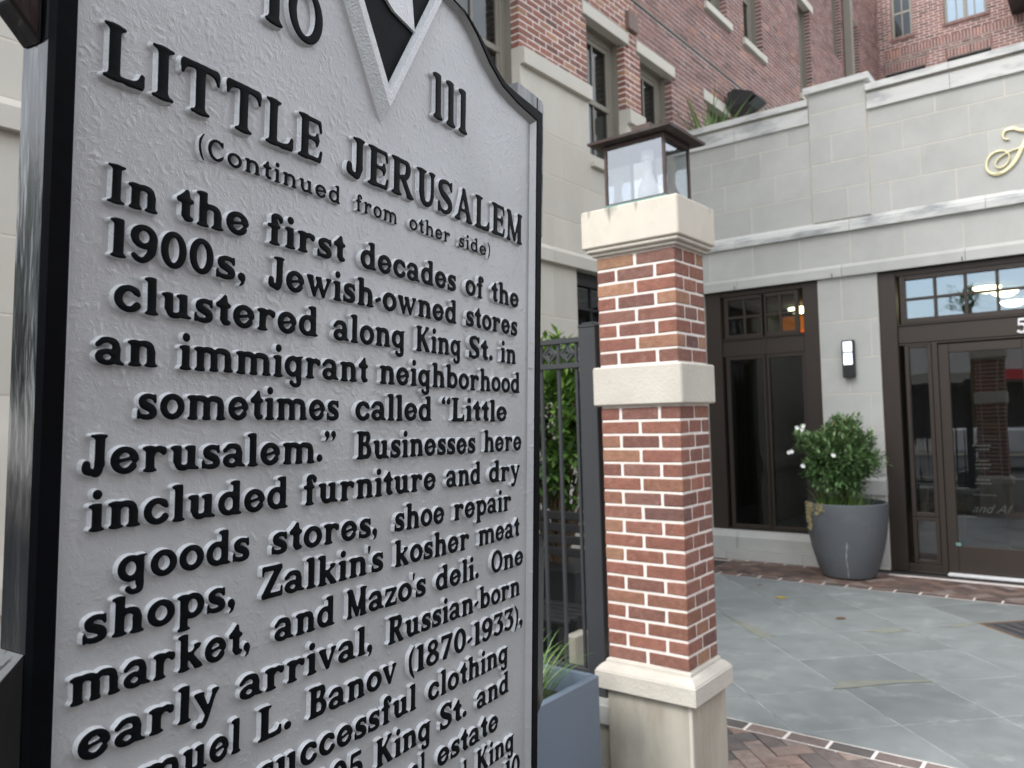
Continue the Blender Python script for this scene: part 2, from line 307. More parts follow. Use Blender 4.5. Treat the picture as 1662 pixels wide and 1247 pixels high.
def glyph(ch,S,H,res=.024):
    def G(w,**k):return Gl(S,H,w,res=res,**k)
    X=XH
    if ch in 'n m h r u':pass
    if ch=='n' or ch=='h':
        g=G(.86);g.box(.07,.07+S,0,X if ch=='n' else 1.0);g.foot(.07+S/2);g.flag(.07+S/2,X if ch=='n' else 1.0)
        g.sp([(.2,.44),(.34,.585),(.5,.6),(.625,.54),(.79-S/2,.4)],[.1,H,H*1.1,S*.85,S*.98]);g.box(.79-S,.79,0,.42);g.foot(.79-S/2);return g
    if ch=='m':
        g=G(1.36);g.box(.07,.07+S,0,X);g.foot(.07+S/2,r=S/2+.03);g.flag(.07+S/2,X)
        for x0,x1 in((.2,.79),(.66,1.29)):
            g.sp([(x0,.46),(x0+.12,.585),(x0+.25,.605),(x1-.17,.55),(x1-S/2,.4)],[.1,H,H*1.1,S*.8,S*.95]);g.box(x1-S*.98,x1,0,.42);g.foot(x1-S/2,l=S/2+.03,r=S/2+(.03 if x1<1 else .07))
        return g
    if ch=='r':
        g=G(.7);g.box(.09,.09+S,0,X);g.foot(.09+S/2);g.flag(.09+S/2,X)
        g.sp([(.26,.42),(.38,.57),(.5,.6)],[.1,H,H]);g.line(.5,.585,.6,.55,.17,.2);g.line(.6,.55,.615,.49,.19,.15);return g
    if ch=='u':
        g=G(.88);g.box(.09,.09+S,.22,X);g.flag(.09+S/2,X);g.box(.78-S,.78,.04,X);g.flag(.78-S/2,X)
        g.sp([(.09+S/2,.26),(.28,.1),(.42,.07),(.56,.11),(.66,.24)],[S*.95,S*.7,H*1.05,H,.1]);g.line(.78-S/2,.09,.86,.05,.16,.09,ymin=0.);return g
    if ch=='i':
        g=G(.42);g.box(.21-S/2,.21+S/2,0,X);g.foot(.21);g.flag(.21,X);g.line(.21,.90,.21,.905,.25,.25,k=.001);return g
    if ch=='l':
        g=G(.42);g.box(.21-S/2,.21+S/2,0,1);g.foot(.21);g.flag(.21,1.);return g
    if ch=='t':
        g=G(.58);g.box(.17,.17+S,.12,.7);g.line(.17+S*.62,.84,.17+S*.62,.6,.13,S*.9);g.line(.1,.585,.46,.585,.14,.15);g.line(.26,.79,.1,.6,.08,.14,k=.06)
        g.sp([(.17+S/2,.2),(.33,.09),(.46,.09)],[S,H*1.1,.15],ymin=-.01);return g
    if ch=='f':
        g=G(.6);g.box(.15,.15+S*.95,0,.76);g.foot(.15+S/2);g.line(.07,.59,.42,.59,.13)
        g.sp([(.15+S*.45,.72),(.24,.87),(.37,.935),(.48,.87),(.49,.79)],[S*.95,S*.8,H*.95,H*1.05,.15]);return g
    if ch=='o':
        g=G(.8);g.ell(.4,.34,.4,.36,S*.9,H);return g
    if ch=='c':
        g=G(.72);g.ell(.4,.34,.4,.36,S*.92,H,50,320,ws=(1,1));g.line(.6,.56,.66,.47,.15,.13);return g
    if ch=='e':
        g=G(.76);g.ell(.39,.34,.39,.36,S*.88,H,8,322);g.line(.12,.3,.66,.41,.105,.1);return g
    if ch=='a':
        g=G(.8);g.ell(.32,.2,.32,.215,S*.8,H*.85);g.box(.68-S*.9,.68,.1,.45)
        g.sp([(.06,.5),(.2,.61),(.37,.63),(.52,.57),(.68-S*.45,.42)],[.1,H,H,S*.8,S*.9]);g.line(.06,.5,.12,.53,.13,.13);g.line(.6,.09,.76,.04,.16,.08,ymin=0.);return g
    if ch in'bp':
        g=G(.84)
        if ch=='b':g.box(.08,.08+S*.95,.02,1);g.flag(.08+S/2,1.)
        else:g.box(.08,.08+S*.95,-.3,X);g.flag(.08+S/2,X);g.foot(.08+S/2,y=-.3)
        g.ell(.47,.34,.37,.355,S*.88,H,-160,160);g.line(.2,.1,.3,.07,.12,.1);return g
    if ch=='d':
        g=G(.86);g.box(.75-S*.95,.75,0,1);g.flag(.75-S/2,1.);g.ell(.38,.34,.38,.355,S*.88,H,20,340);g.line(.68,.05,.8,.045,.09,.08,ymin=0.);return g
    if ch=='q' or ch=='g':
        g=G(.82);g.ell(.37,.35,.37,.345,S*.88,H,20,340);g.box(.74-S*.9,.74,-.08,.66)
        g.line(.6,.65,.8,.665,.07,.05);g.sp([(.74-S*.45,-.04),(.63,-.2),(.5,-.26),(.38,-.24),(.3,-.17)],[S*.9,S*.75,H*.9,H*.9,.17]);return g
    if ch=='s':
        g=G(.66);g.sp([(.58,.47),(.5,.585),(.32,.61),(.17,.52),(.2,.4),(.36,.33),(.5,.25),(.52,.13),(.37,.06),(.17,.075),(.07,.17)],[.08,H*.9,H*.9,S*.75,S*.9,S*.95,S*.9,S*.8,H,H*.85,.08])
        g.line(.57,.64,.57,.46,.08,.07);g.line(.07,.04,.07,.24,.09,.07);return g
    if ch=='w':
        g=G(1.16)
        for a,b,w0,w1 in((.15,.36,S,S*.62),(.6,.36,H*.8,H*.7),(.53,.77,S,S*.62),(1.03,.77,H*.8,H*.7)):g.line(a,X-.04,b,.05,w0,w1,ymax=X)
        g.foot(.15,y=X,up=-1,l=.13,r=.17);g.foot(1.0,y=X,up=-1,l=.13,r=.13);return g
    if ch=='v':
        g=G(.8);g.line(.17,X-.05,.4,.06,S,S*.65,ymax=X);g.line(.66,X-.05,.42,.06,H*.85,H*.8,ymax=X);g.foot(.17,y=X,up=-1,l=.15,r=.17);g.foot(.65,y=X,up=-1,l=.12,r=.12);return g
    if ch=='y':
        g=G(.84);g.line(.18,X-.05,.44,.08,S,S*.7,ymax=X);g.sp([(.68,X-.05),(.53,.24),(.4,-.1),(.3,-.24),(.18,-.22)],[H*.85,H*.85,H*.95,H,.17],ymax=X);g.foot(.18,y=X,up=-1,l=.15,r=.17);g.foot(.69,y=X,up=-1,l=.12,r=.12);return g
    if ch=='k':
        g=G(.86);g.box(.08,.08+S,0,1);g.foot(.08+S/2);g.flag(.08+S/2,1.);g.line(.3,.3,.66,.6,.1,.12,ymax=X);g.line(.4,.4,.68,.06,S*.8,S*.95,ymin=0.);g.foot(.7,l=.14,r=.14);g.foot(.66,y=X,up=-1,l=.13,r=.12);return g
    if ch=='z':
        g=G(.7);g.box(.06,.66,X-.13,X);g.box(.04,.66,0,.14);g.line(.56,.58,.15,.1,.17,.2,ymin=0.,ymax=X);g.line(.08,X-.06,.07,.45,.09,.07);g.line(.63,.06,.645,.24,.09,.07);return g
    # ---- capitals and figures
    if ch=='I':
        g=G(.52);g.box(.26-S/2,.26+S/2,0,1);g.foot(.26,S/2+.12,S/2+.12);g.foot(.26,S/2+.12,S/2+.12,y=1.,up=-1);return g
    if ch=='1':
        g=G(.42);g.box(.22-S/2,.22+S/2,0,1);g.foot(.22);g.flag(.22,1.);return g
    if ch=='J':
        g=G(.68);g.box(.58-S,.58,.2,1);g.foot(.58-S/2,S/2+.12,S/2+.07,y=1.,up=-1)
        g.sp([(.58-S/2,.28),(.4,.06),(.27,.06),(.13,.13),(.13,.26)],[S,H*1.4,H*1.1,S*.9,S*.8]);return g
    if ch=='L':
        g=G(.84);g.box(.12,.12+S,0,1);g.foot(.12+S/2,S/2+.1,S/2+.1,y=1.,up=-1);g.foot(.12+S/2,S/2+.1,0);g.box(.12,.8,0,H*.9)
        g.line(.74,.09,.775,.26,.12,.1);g.line(.5,.03,.74,.12,.06,.12,k=.08);return g
    if ch=='T':
        g=G(.92);g.box(.46-S/2,.46+S/2,0,1);g.foot(.46,S/2+.11,S/2+.11);g.box(.05,.87,1-H*.9,1)
        for sg in(-1,1):
            g.line(.46+sg*.38,.93,.46+sg*.41,.72,.11,.08);g.line(.46+sg*.12,.93,.46+sg*.38,.88,.05,.12,k=.1)
        return g
    if ch=='E':
        g=G(.82);g.box(.12,.12+S,0,1);g.foot(.12+S/2,S/2+.1,0);g.foot(.12+S/2,S/2+.1,0,y=1.,up=-1);g.box(.12,.74,0,H*.9);g.box(.12,.72,1-H*.9,1);g.box(.2,.6,.47,.47+H*.8)
        g.line(.71,.08,.75,.26,.11,.09);g.line(.69,.92,.725,.74,.11,.09);g.line(.61,.64,.61,.38,.08,.08);g.line(.56,.51,.61,.51,.1,.16,k=.08);return g
    if ch=='R':
        g=G(.94);g.box(.12,.12+S,0,1);g.foot(.12+S/2,S/2+.1,S/2+.09);g.foot(.12+S/2,S/2+.1,0,y=1.,up=-1)
        g.sp([(.3,1-H/2),(.52,1-H/2),(.66,.9),(.69,.74),(.63,.58),(.5,.51),(.3,.5)],[H,H,S*.8,S*.95,S*.8,H*.9,H*.8]);g.line(.48,.5,.74,.08,S*.85,S*.9,ymin=0.);g.foot(.78,l=.14,r=.16);return g
    if ch=='B':
        g=G(.84);g.box(.12,.12+S,0,1);g.foot(.12+S/2,S/2+.1,0);g.foot(.12+S/2,S/2+.1,0,y=1.,up=-1)
        g.sp([(.3,1-H/2),(.5,1-H/2),(.63,.9),(.65,.76),(.58,.6),(.46,.54),(.3,.54)],[H,H,S*.7,S*.9,S*.7,H*.8,H*.8]);g.sp([(.3,.54),(.5,.53),(.66,.42),(.7,.27),(.64,.11),(.5,H/2),(.3,H/2)],[H*.8,H*.8,S*.75,S,S*.75,H,H]);return g
    if ch=='U':
        g=G(.94);g.box(.15,.15+S,.3,1);g.foot(.15+S/2,S/2+.11,S/2+.1,y=1.,up=-1);g.box(.8-H*1.1,.8,.3,1);g.foot(.8-H*.55,.16,.13,y=1.,up=-1)
        g.sp([(.15+S/2,.36),(.2+S/2,.16),(.45,.06),(.65,.13),(.8-H*.55,.36)],[S,S*.95,H*1.3,H*1.1,H*1.1]);return g
    if ch=='S':
        g=G(.76);g.sp([(.66,.76),(.56,.9),(.38,.94),(.19,.86),(.15,.72),(.25,.58),(.42,.48),(.58,.37),(.61,.21),(.5,.09),(.33,.055),(.17,.12),(.09,.27)],[.09,H*.9,H*.95,S*.75,S*.9,S,S*1.05,S,S*.9,S*.6,H,H*.9,.09]);g.line(.67,.95,.67,.72,.09,.08);g.line(.08,.06,.08,.3,.1,.08);return g
    if ch=='A':
        g=G(1.);g.line(.49,.9,.22,.06,H*.9,H*.9,ymin=0.);g.line(.5,.92,.78,.06,S*.8,S,ymin=0.,ymax=1.);g.line(.31,.33,.66,.33,H*.8);g.foot(.2,l=.15,r=.15);g.foot(.79,l=.17,r=.17);return g
    if ch=='M':
        g=G(1.12);g.line(.2,.95,.2,.05,H*.95,H*.95,ymin=0.);g.line(.22,.93,.55,.1,S,S*.75,ymax=1.);g.line(.57,.12,.86,.93,H*.8,H*.9);g.box(.97-S,.97,0,1);g.foot(.2,l=.14,r=.12);g.foot(.97-S/2,l=S/2+.03);g.foot(.2,y=1.,up=-1,l=.14,r=.06);g.foot(.97-S/2,S/2,S/2+.07,y=1.,up=-1);return g
    if ch=='K':
        g=G(.98);g.box(.1,.1+S,0,1);g.foot(.1+S/2);g.foot(.1+S/2,y=1.,up=-1);g.line(.32,.42,.78,.95,H*.8,H*.85,ymax=1.);g.line(.45,.58,.8,.06,S*.9,S,ymin=0.);g.foot(.82,l=.15,r=.15);g.foot(.78,y=1.,up=-1,l=.13,r=.13);return g
    if ch=='Z':
        g=G(.86);g.box(.1,.82,1-H,1);g.box(.06,.82,0,H);g.line(.7,.9,.18,.1,S*.95,S*.95,ymin=0.,ymax=1.);g.line(.11,.94,.1,.72,.1,.07);g.line(.78,.07,.805,.3,.1,.08);return g
    if ch=='O':
        g=G(.92);g.ell(.46,.5,.46,.52,S*.85,H);return g
    if ch=='C':
        g=G(.86);g.ell(.46,.5,.46,.52,S*.9,H,48,312);g.line(.76,.94,.76,.72,.08,.08);g.line(.76,.2,.8,.3,.1,.06);return g
    if ch=='0':
        g=G(.72);g.ell(.36,.5,.36,.52,S*.85,H);return g
    if ch=='9':
        g=G(.74);g.ell(.36,.68,.35,.33,S*.85,H);g.sp([(.71-S*.4,.66),(.56,.3),(.38,.07),(.22,.07),(.12,.15)],[S*.8,S*.9,H,H,.16]);return g
    if ch=='8':
        g=G(.72);g.ell(.36,.755,.28,.255,S*.7,H*.85);g.ell(.36,.27,.35,.29,S*.8,H*.9);return g
    if ch=='7':
        g=G(.7);g.box(.06,.66,1-H*1.05,1);g.line(.6,.92,.25,.08,H,S*.95,ymin=0.);g.line(.08,.93,.08,.75,.1,.08);return g
    if ch=='5':
        g=G(.72);g.box(.16,.62,1-H,1);g.line(.2,.92,.17,.58,.12,.11);g.sp([(.18,.56),(.34,.6),(.52,.53),(.58,.34),(.5,.14),(.32,.06),(.14,.14)],[.1,H,S*.8,S*.95,S*.75,H,.18]);return g
    if ch=='3':
        g=G(.72);g.box(.1,.62,1-H,1);g.line(.6,.9,.34,.6,.12,.12);g.line(.1,.94,.09,.78,.1,.07);g.sp([(.32,.58),(.5,.54),(.58,.34),(.5,.14),(.32,.06),(.12,.14)],[.12,S*.75,S*.95,S*.75,H,.18]);return g
    if ch=='2':
        g=G(.72);g.sp([(.12,.8),(.3,.94),(.52,.86),(.55,.68),(.36,.4),(.14,.12)],[.16,H,S*.8,S*.9,S*.7,H]);g.box(.08,.66,0,H);return g
    if ch=='.':
        g=G(.26);g.line(.13,.13,.13,.135,.26,.26);return g
    if ch in",":
        g=G(.28);g.line(.14,.14,.14,.15,.25,.25);g.sp([(.2,.1),(.17,-.05),(.08,-.13)],[.14,.1,.04]);return g
    if ch=="'":
        g=G(.2);g.line(.11,.94,.09,.74,.14,.06);return g
    if ch=='<':   # opening quotation marks
        g=G(.56)
        for x in(.13,.43):g.line(x,.8,x,.81,.22,.22);g.sp([(x-.04,.84),(x,.93),(x+.08,1.)],[.12,.09,.04])
        return g
    if ch=='>':
        g=G(.56)
        for x in(.13,.43):g.line(x,.92,x,.93,.22,.22);g.sp([(x+.05,.88),(x+.02,.78),(x-.06,.7)],[.12,.09,.04])
        return g
    if ch=='(':
        g=G(.34);g.sp([(.3,1.05),(.13,.75),(.1,.42),(.16,.1),(.3,-.18)],[.05,H*.9,S*.55,H*.9,.05]);return g
    if ch==')':
        g=G(.34);g.sp([(.04,1.05),(.21,.75),(.24,.42),(.18,.1),(.04,-.18)],[.05,H*.9,S*.55,H*.9,.05]);return g
    if ch=='-':
        g=G(.36);g.line(.09,.29,.27,.37,.15,.15);return g
    raise KeyError(ch)
def contours(xs,ys,D,lev=0.):
    """marching squares -> closed loops, inside (D<lev) on the left"""
    ny,nx=D.shape;seg={}
    B=D<lev
    cells=np.argwhere((B[:-1,:-1]!=B[1:,:-1])|(B[:-1,:-1]!=B[:-1,1:])|(B[1:,1:]!=B[1:,:-1])|(B[1:,1:]!=B[:-1,1:]))
    def pt(j0,i0,j1,i1):
        a,b=D[j0,i0]-lev,D[j1,i1]-lev;t=a/(a-b);t=min(max(t,.02),.98)
        return (xs[i0]+t*(xs[i1]-xs[i0]),ys[j0]+t*(ys[j1]-ys[j0]))
    nodes={}
    for j,i in cells:
        c=(B[j,i],B[j,i+1],B[j+1,i+1],B[j+1,i])
        e=[('h',j,i),('v',j,i+1),('h',j+1,i),('v',j,i)]
        q=[(j,i,j,i+1),(j,i+1,j+1,i+1),(j+1,i,j+1,i+1),(j,i,j+1,i)]
        cr=[k for k in range(4) if c[k]!=c[(k+1)%4]]
        for k in cr:
            if e[k] not in nodes:nodes[e[k]]=pt(*q[k])
        # orient: walking corners ccw; edge k goes from inside to outside => segment leaves there
        outs=[k for k in cr if c[k] and not c[(k+1)%4]];ins=[k for k in cr if not c[k] and c[(k+1)%4]]
        for o in outs:
            # pair with next 'in' going cw (keeps saddles separate)
            k=o
            while True:
                k=(k-1)%4
                if k in ins:break
            seg[e[o]]=e[k]
    loops=[]
    while seg:
        s0=next(iter(seg));lp=[];k=s0
        while k in seg:
            lp.append(nodes[k]);k=seg.pop(k)
        if len(lp)>5:loops.append(lp)
    return loops
def relief_mesh(name,g,sx,sy,h,draft=.05,bev=.035,mats=(),jit=0.,step=1):
    """raised cast glyph: sloping sides (slot 1), rounded painted edge and face (slot 0)"""
    from mathutils.geometry import tessellate_polygon
    from mathutils import Vector
    D=g.d;gy,gx=np.gradient(D,g.ys[1]-g.ys[0],g.xs[1]-g.xs[0])
    L=contours(g.xs,g.ys,D)
    def samp(A,x,y):
        fx=min(max((x-g.xs[0])/(g.xs[1]-g.xs[0]),0),len(g.xs)-1.001);fy=min(max((y-g.ys[0])/(g.ys[1]-g.ys[0]),0),len(g.ys)-1.001)
        i,j=int(fx),int(fy);u,v=fx-i,fy-j
        return (A[j,i]*(1-u)+A[j,i+1]*u)*(1-v)+(A[j+1,i]*(1-u)+A[j+1,i+1]*u)*v
    verts=[];faces=[];mi=[];tops=[];idx=[]
    for lp in L:
        # thin out and smooth
        P=[];n=len(lp)
        for i in range(n):
            a,b,c=lp[i-1],lp[i],lp[(i+1)%n];P.append(((a[0]+2*b[0]+c[0])/4,(a[1]+2*b[1]+c[1])/4))
        Q=[P[0]]
        for q in P[1:]:
            if math.hypot(q[0]-Q[-1][0],q[1]-Q[-1][1])>g.res*.8:Q.append(q)
        n=len(Q);base=len(verts);nr=[]
        for x,y in Q:
            a,b=samp(gx,x,y),samp(gy,x,y);l=math.hypot(a,b)+1e-6;nr.append((a/l,b/l))
        for off,z in((draft,0.),(draft*.35,h*.3),(0.,h*.86),(-bev*.35,h*.965),(-bev,h)):
            for (x,y),(a,b) in zip(Q,nr):verts.append(((x+a*off)*sx,(y+b*off)*sy,z))
        for r in range(4):
            for i in range(n):
                k=(i+1)%n;faces.append((base+r*n+i,base+(r+1)*n+i,base+(r+1)*n+k,base+r*n+k));mi.append(1 if r<2 else 0)
        tops.append([Vector(verts[base+4*n+i]) for i in range(n)]);idx+=[base+4*n+i for i in range(n)]
    def area(q):return sum(q[i-1].x*q[i].y-q[i].x*q[i-1].y for i in range(len(q)))/2
    def inside(p,q):
        r=False
        for i in range(len(q)):
            a,b=q[i-1],q[i]
            if (a.y>p.y)!=(b.y>p.y) and p.x<(b.x-a.x)*(p.y-a.y)/(b.y-a.y)+a.x:r=not r
        return r
    st_=[0]
    for q in tops:st_.append(st_[-1]+len(q))
    ar=[abs(area(q)) for q in tops];par=[-1]*len(tops)
    for i,q in enumerate(tops):
        for j,r in enumerate(tops):
            if i!=j and ar[j]>ar[i] and inside(q[0],r):par[i]=j
    TR=[]
    for i,q in enumerate(tops):
        if par[i]>=0:continue
        grp=[i]+[j for j in range(len(tops)) if par[j]==i];loc=[k for g_ in grp for k in range(st_[g_],st_[g_+1])]
        TR+=[tuple(loc[k] for k in t) for t in tessellate_polygon([tops[g_] for g_ in grp])]
    for t in TR:
        a,b,c=[idx[k] for k in t];va,vb,vc=verts[a],verts[b],verts[c]
        cr=(vb[0]-va[0])*(vc[1]-va[1])-(vb[1]-va[1])*(vc[0]-va[0])
        faces.append((a,b,c) if cr>0 else (a,c,b));mi.append(0)
    me=bpy.data.meshes.new(name);me.from_pydata(verts,[],faces);me.polygons.foreach_set('material_index',mi)
    me.polygons.foreach_set('use_smooth',[True]*len(faces))
    for m in mats:me.materials.append(m)
    bm=bmesh.new();bm.from_mesh(me);bmesh.ops.recalc_face_normals(bm,faces=bm.faces[:]);bm.to_mesh(me);bm.free()
    me.set_sharp_from_angle(angle=math.radians(50));return me
_gc={}
def get_glyph(ch,S,H,res=.024):
    k=(ch,S,H,res)
    if k not in _gc:
        g=glyph(ch,S,H,res);g.res=res
        cols=np.where(g.d.min(axis=0)<0)[0];g.x0=g.xs[cols[0]];g.x1=g.xs[cols[-1]];_gc[k]=g
    return _gc[k]
# ---------------------------------------------------------------- the cast historical marker
SU=Vector((-.143,.9895,-.0193)).normalized();SV=Vector((.0277,.0235,.9993));SV=(SV-SU*SV.dot(SU)).normalized();SN=SU.cross(SV).normalized()
SO=Vector((0,0,1.72))-SN*.5527
SM=Matrix((SU,SV,SN)).transposed().to_4x4();SM.translation=SO
pc=SM@Vector((.674,-.62,-.015))
marker=thing('historical_marker','large cast silver and black historical marker headed LITTLE JERUSALEM in the left foreground','historical marker',(pc.x,pc.y,0))
def spart(mb,name,mats,**k):
    o=mb.build(name,mats,marker,**k);o.matrix_basis=SM;return o
AC=.674
def mir(P):return [(2*AC-a,b) for a,b in reversed(P)]
# outline (right half, going up), then mirrored
RO=[(1.043,-.55),(1.043,.468),(.96,.4715),(.932,.474),(.908,.484),(.878,.504),(.845,.522),(.81,.5295),(.79,.535),(.775,.552),(.77,.58),(.74,.615),(.7,.63)]
RI=[(1.024,-.53),(1.024,.449),(.998,.4513),(.965,.4545),(.923,.463),(.888,.481),(.855,.507),(.824,.5245),(.795,.5275),(.772,.538),(.757,.56),(.75,.585),(.728,.6),(.695,.612)]
RF=[(1.0055,-.512),(1.0055,.43),(.985,.4355),(.955,.4405),(.916,.4495),(.875,.469),(.842,.494),(.815,.508),(.786,.512),(.758,.522),(.74,.548),(.733,.57),(.715,.585),(.69,.598)]
RO.insert(1,(1.043,.3))
RF=[(a+(c-a)*.32,b+(d-b)*.32) for (a,b),(c,d) in zip(RI,RF)]
OUT=RO+mir(RO);INN=RI+mir(RI);FLD=RF+mir(RF)
def ring(mb,A,za,B,zb,m=0):
    n=len(A);b=len(mb.v);mb.v+=[(x,y,za) for x,y in A]+[(x,y,zb) for x,y in B]
    for i in range(n):
        k=(i+1)%n;mb.f.append((b+i,b+k,b+n+k,b+n+i));mb.m.append(m);mb.t.append(0.)
def off(P,d):
    Q=[];n=len(P)
    for i in range(n):
        a,b,c=Vector(P[i-1]),Vector(P[i]),Vector(P[(i+1)%n]);u=(b-a).normalized();v=(c-b).normalized();q=(Vector((u.y,-u.x))+Vector((v.y,-v.x)))
        q=q.normalized() if q.length>1e-6 else Vector((u.y,-u.x));Q.append((b.x+q.x*d,b.y+q.y*d))
    return Q
mb=MB();c1=.004
ring(mb,OUT,c1-.004,off(OUT,-.0035),c1);ring(mb,off(OUT,-.0035),c1,off(INN,.0015),c1);ring(mb,off(INN,.0015),c1,INN,c1-.0015)
front=mb;mb=MB()
ring(mb,OUT,-.031,OUT,c1-.004);ring(mb,off(OUT,-.003),-.035,OUT,-.031)
b=len(mb.v);P=off(OUT,-.003);mb.v+=[(x,y,-.035) for x,y in P];mb.f.append(tuple(b+len(P)-1-i for i in range(len(P))));mb.m.append(0);mb.t.append(0.)
mb.m=[0]*len(mb.f);k=len(mb.v);mb.v+=front.v;mb.f+=[tuple(i+k for i in f) for f in front.f];mb.m+=[1]*len(front.f);mb.t+=front.t
spart(mb,'frame',(MT['black'],MT['blackframe']),smooth=True)
# silver field with its coved edge
mb=MB();S2=[((a+c)/2+(c-a)*.18,(b+d)/2+(d-b)*.18) for (a,b),(c,d) in zip(INN,FLD)]
ring(mb,INN,c1-.0015,S2,-.003);ring(mb,S2,-.003,FLD,-.0055)
b=len(mb.v);mb.v+=[(x,y,-.0055) for x,y in FLD];mb.f.append(tuple(b+i for i in range(len(FLD))));mb.m.append(0);mb.t.append(0.)
spart(mb,'panel',MT['silver'],smooth=True)
# four ears on the frame
def ear(b0,b1,side,name='ear'):
    x=lambda a:a if side>0 else 2*AC-a
    P=[(x(1.0435),b0),(x(1.066),b0+.022),(x(1.066),b1-.006),(x(1.058),b1),(x(1.0435),b1)]
    if side<0:P=P[::-1]
    mb=MB();mb.prism(P,-.030,-.007)
    o=spart(mb,name,MT['black'])
    md=o.modifiers.new('bevel','BEVEL');md.width=.002;md.segments=2
ear(.262,.4955,1);ear(.262,.4955,-1);
for sd in(1,-1):
    x=lambda a:a if sd>0 else 2*AC-a
    P=[(x(1.0435),-.44),(x(1.066),-.42),(x(1.066),-.184),(x(1.0435),-.162)]
    if sd<0:P=P[::-1]
    mb=MB();mb.prism(P,-.030,-.001);spart(mb,'ear',MT['black'])
mb=MB();mb.prism([(.985,.472),(1.0435,.469),(1.0435,.4955),(.985,.4955)],-.028,-.008);spart(mb,'shoulder_block',MT['black'])
mb=MB();mb.prism([(2*AC-.985,.4955),(2*AC-1.0435,.4955),(2*AC-1.0435,.469),(2*AC-.985,.472)],-.028,-.008);spart(mb,'shoulder_block',MT['black'])
# V shaped lower end of the emblem
def vee(w0,top):
    h=top-.3357;k=.585
    return [(.6735+k*(h)*1.-0,top),(.6735-k*h,top)],(.6735,.3357)
T=.58
def V(d,top=T):   # polygon offset inward by d
    k=.575;tip=.344+d*2.01;return [(.6728-k*(top-tip),top),(.6728,tip),(.6728+k*(top-tip),top)]
mb=MB();A=V(-.0085);B=V(0);C=V(.0085);D_=V(.0105)
def vr(A,za,B,zb):
    for i in(0,1):
        mb.quad((*A[i],za),(*A[i+1],za),(*B[i+1],zb),(*B[i],zb))
vr(A,-.0055,B,.0075);vr(B,.0075,C,.0082);vr(C,.0082,D_,-.0005)
spart(mb,'emblem_border',MT['silver_side'])
mb=MB();mb.quad(*[(x,y,-.0005) for x,y in D_]);spart(mb,'emblem_ground',MT['blackface'])
mb=MB()
P=[(.655,.475),(.683,.4585),(.7215,.4515),(.714,.5),(.70,.53),(.66,.53)];mb.prism(P,-.0005,.0028);spart(mb,'emblem_relief',MT['silver_side'])
mb=MB();P=[(.6265,.4575),(.630,.4575),(.6635,.377),(.6615,.3745)];mb.prism(P[::-1],-.0005,.001);spart(mb,'emblem_line',MT['silver_side'])
# post
mb=MB();q=pc;mb.tube([(q.x,q.y,0),(q.x,q.y,q.z+.045)],.04,20);mb.build('post',MT['black'],marker,smooth=True)
mb=MB();mb.prism([(AC-.12,-.60),(AC+.12,-.60),(AC+.16,-.55),(AC-.16,-.55)],-.034,-.0);spart(mb,'post_collar',MT['black'])
# lettering: each cast letter is a part
WORDS=[('T','LITTLE',.3464,.5769,.254),('T','JERUSALEM',.6134,.9882,.254),('S','(Continued',.4332,.6057,.2202),('S','from',.6302,.6994,.2202),('S','other',.7231,.8058,.2202),('S','side)',.8258,.9016,.2202),(1,'In',.3531,.3951,.1607),(1,'the',.4126,.487,.1607),(1,'first',.5086,.6132,.1607),(1,'decades',.6379,.8189,.1607),(1,'of',.8409,.8843,.1607),(1,'the',.9053,.9801,.1607),(2,'1900s,',.3559,.4848,.1203),(2,'Jewish-owned',.5117,.821,.1203),(2,'stores',.8431,.9766,.1203),(3,'clustered',.361,.5763,.0796),(3,'along',.599,.7167,.0796),(3,'King',.7379,.8322,.0796),(3,'St.',.8508,.9096,.0796),(3,'in',.9313,.9732,.0796),(4,'an',.3475,.3991,.0385),(4,'immigrant',.4192,.6522,.0385),(4,'neighborhood',.6725,.9851,.0385),(5,'sometimes',.3829,.6088,-.0021),(5,'called',.6343,.7704,-.0021),(5,'<Little',.7915,.9494,-.0021),(6,'Jerusalem.>',.3408,.6048,-.0434),(6,'Businesses',.6374,.8686,-.0434),(6,'here',.8899,.9916,-.0434),(7,'included',.3469,.5414,-.0844),(7,'furniture',.5617,.7808,-.0844),(7,'and',.8034,.8824,-.0844),(7,'dry',.9038,.9875,-.0844),(8,'goods',.371,.4968,-.1261),(8,'stores,',.5231,.673,-.1261),(8,'shoe',.7031,.7997,-.1261),(8,'repair',.8212,.9639,-.1261),(9,'shops,',.3454,.4824,-.1655),(9,"Zalkin's",.5123,.6841,-.1655),(9,'kosher',.7047,.8563,-.1655),(9,'meat',.8797,.9876,-.1655),(10,'market,',.3371,.5003,-.207),(10,'and',.5291,.6084,-.207),(10,"Mazo's",.6267,.7636,-.207),(10,'deli.',.7842,.8803,-.207),(10,'One',.9124,1.0,-.207),(11,'early',.3447,.4678,-.249),(11,'arrival,',.4901,.6681,-.249),(11,'Russian-born',.6949,.9908,-.249),(12,'Samuel',.3525,.492,-.2918),(12,'L.',.5122,.552,-.2918),(12,'Banov',.5747,.7105,-.2918),(12,'(1870-1933),',.7333,1.0001,-.2925),(13,'successful',.5132,.7478,-.334),(13,'clothing',.7715,.9594,-.334),(14,'305',.5829,.6556,-.3762),(14,'King',.6781,.7778,-.3762),(14,'St.',.797,.8552,-.3762),(14,'and',.8799,.9616,-.3762),(15,'real',.7033,.7673,-.418),(15,'estate',.7925,.9345,-.418),(16,'real',.7995,.8578,-.4595),(16,'King',.8817,.9784,-.4595),(17,'10',.9558,.995,-.5),('N','10',.4985,.5735,.3675),('N','111',.7641,.8405,.3675)]
STY={'T':(.225,.125,.043,'title_letter'),'S':(.2,.14,.0183,'subtitle_letter'),'N':(.2,.13,.0565,'numeral')}
_me={}
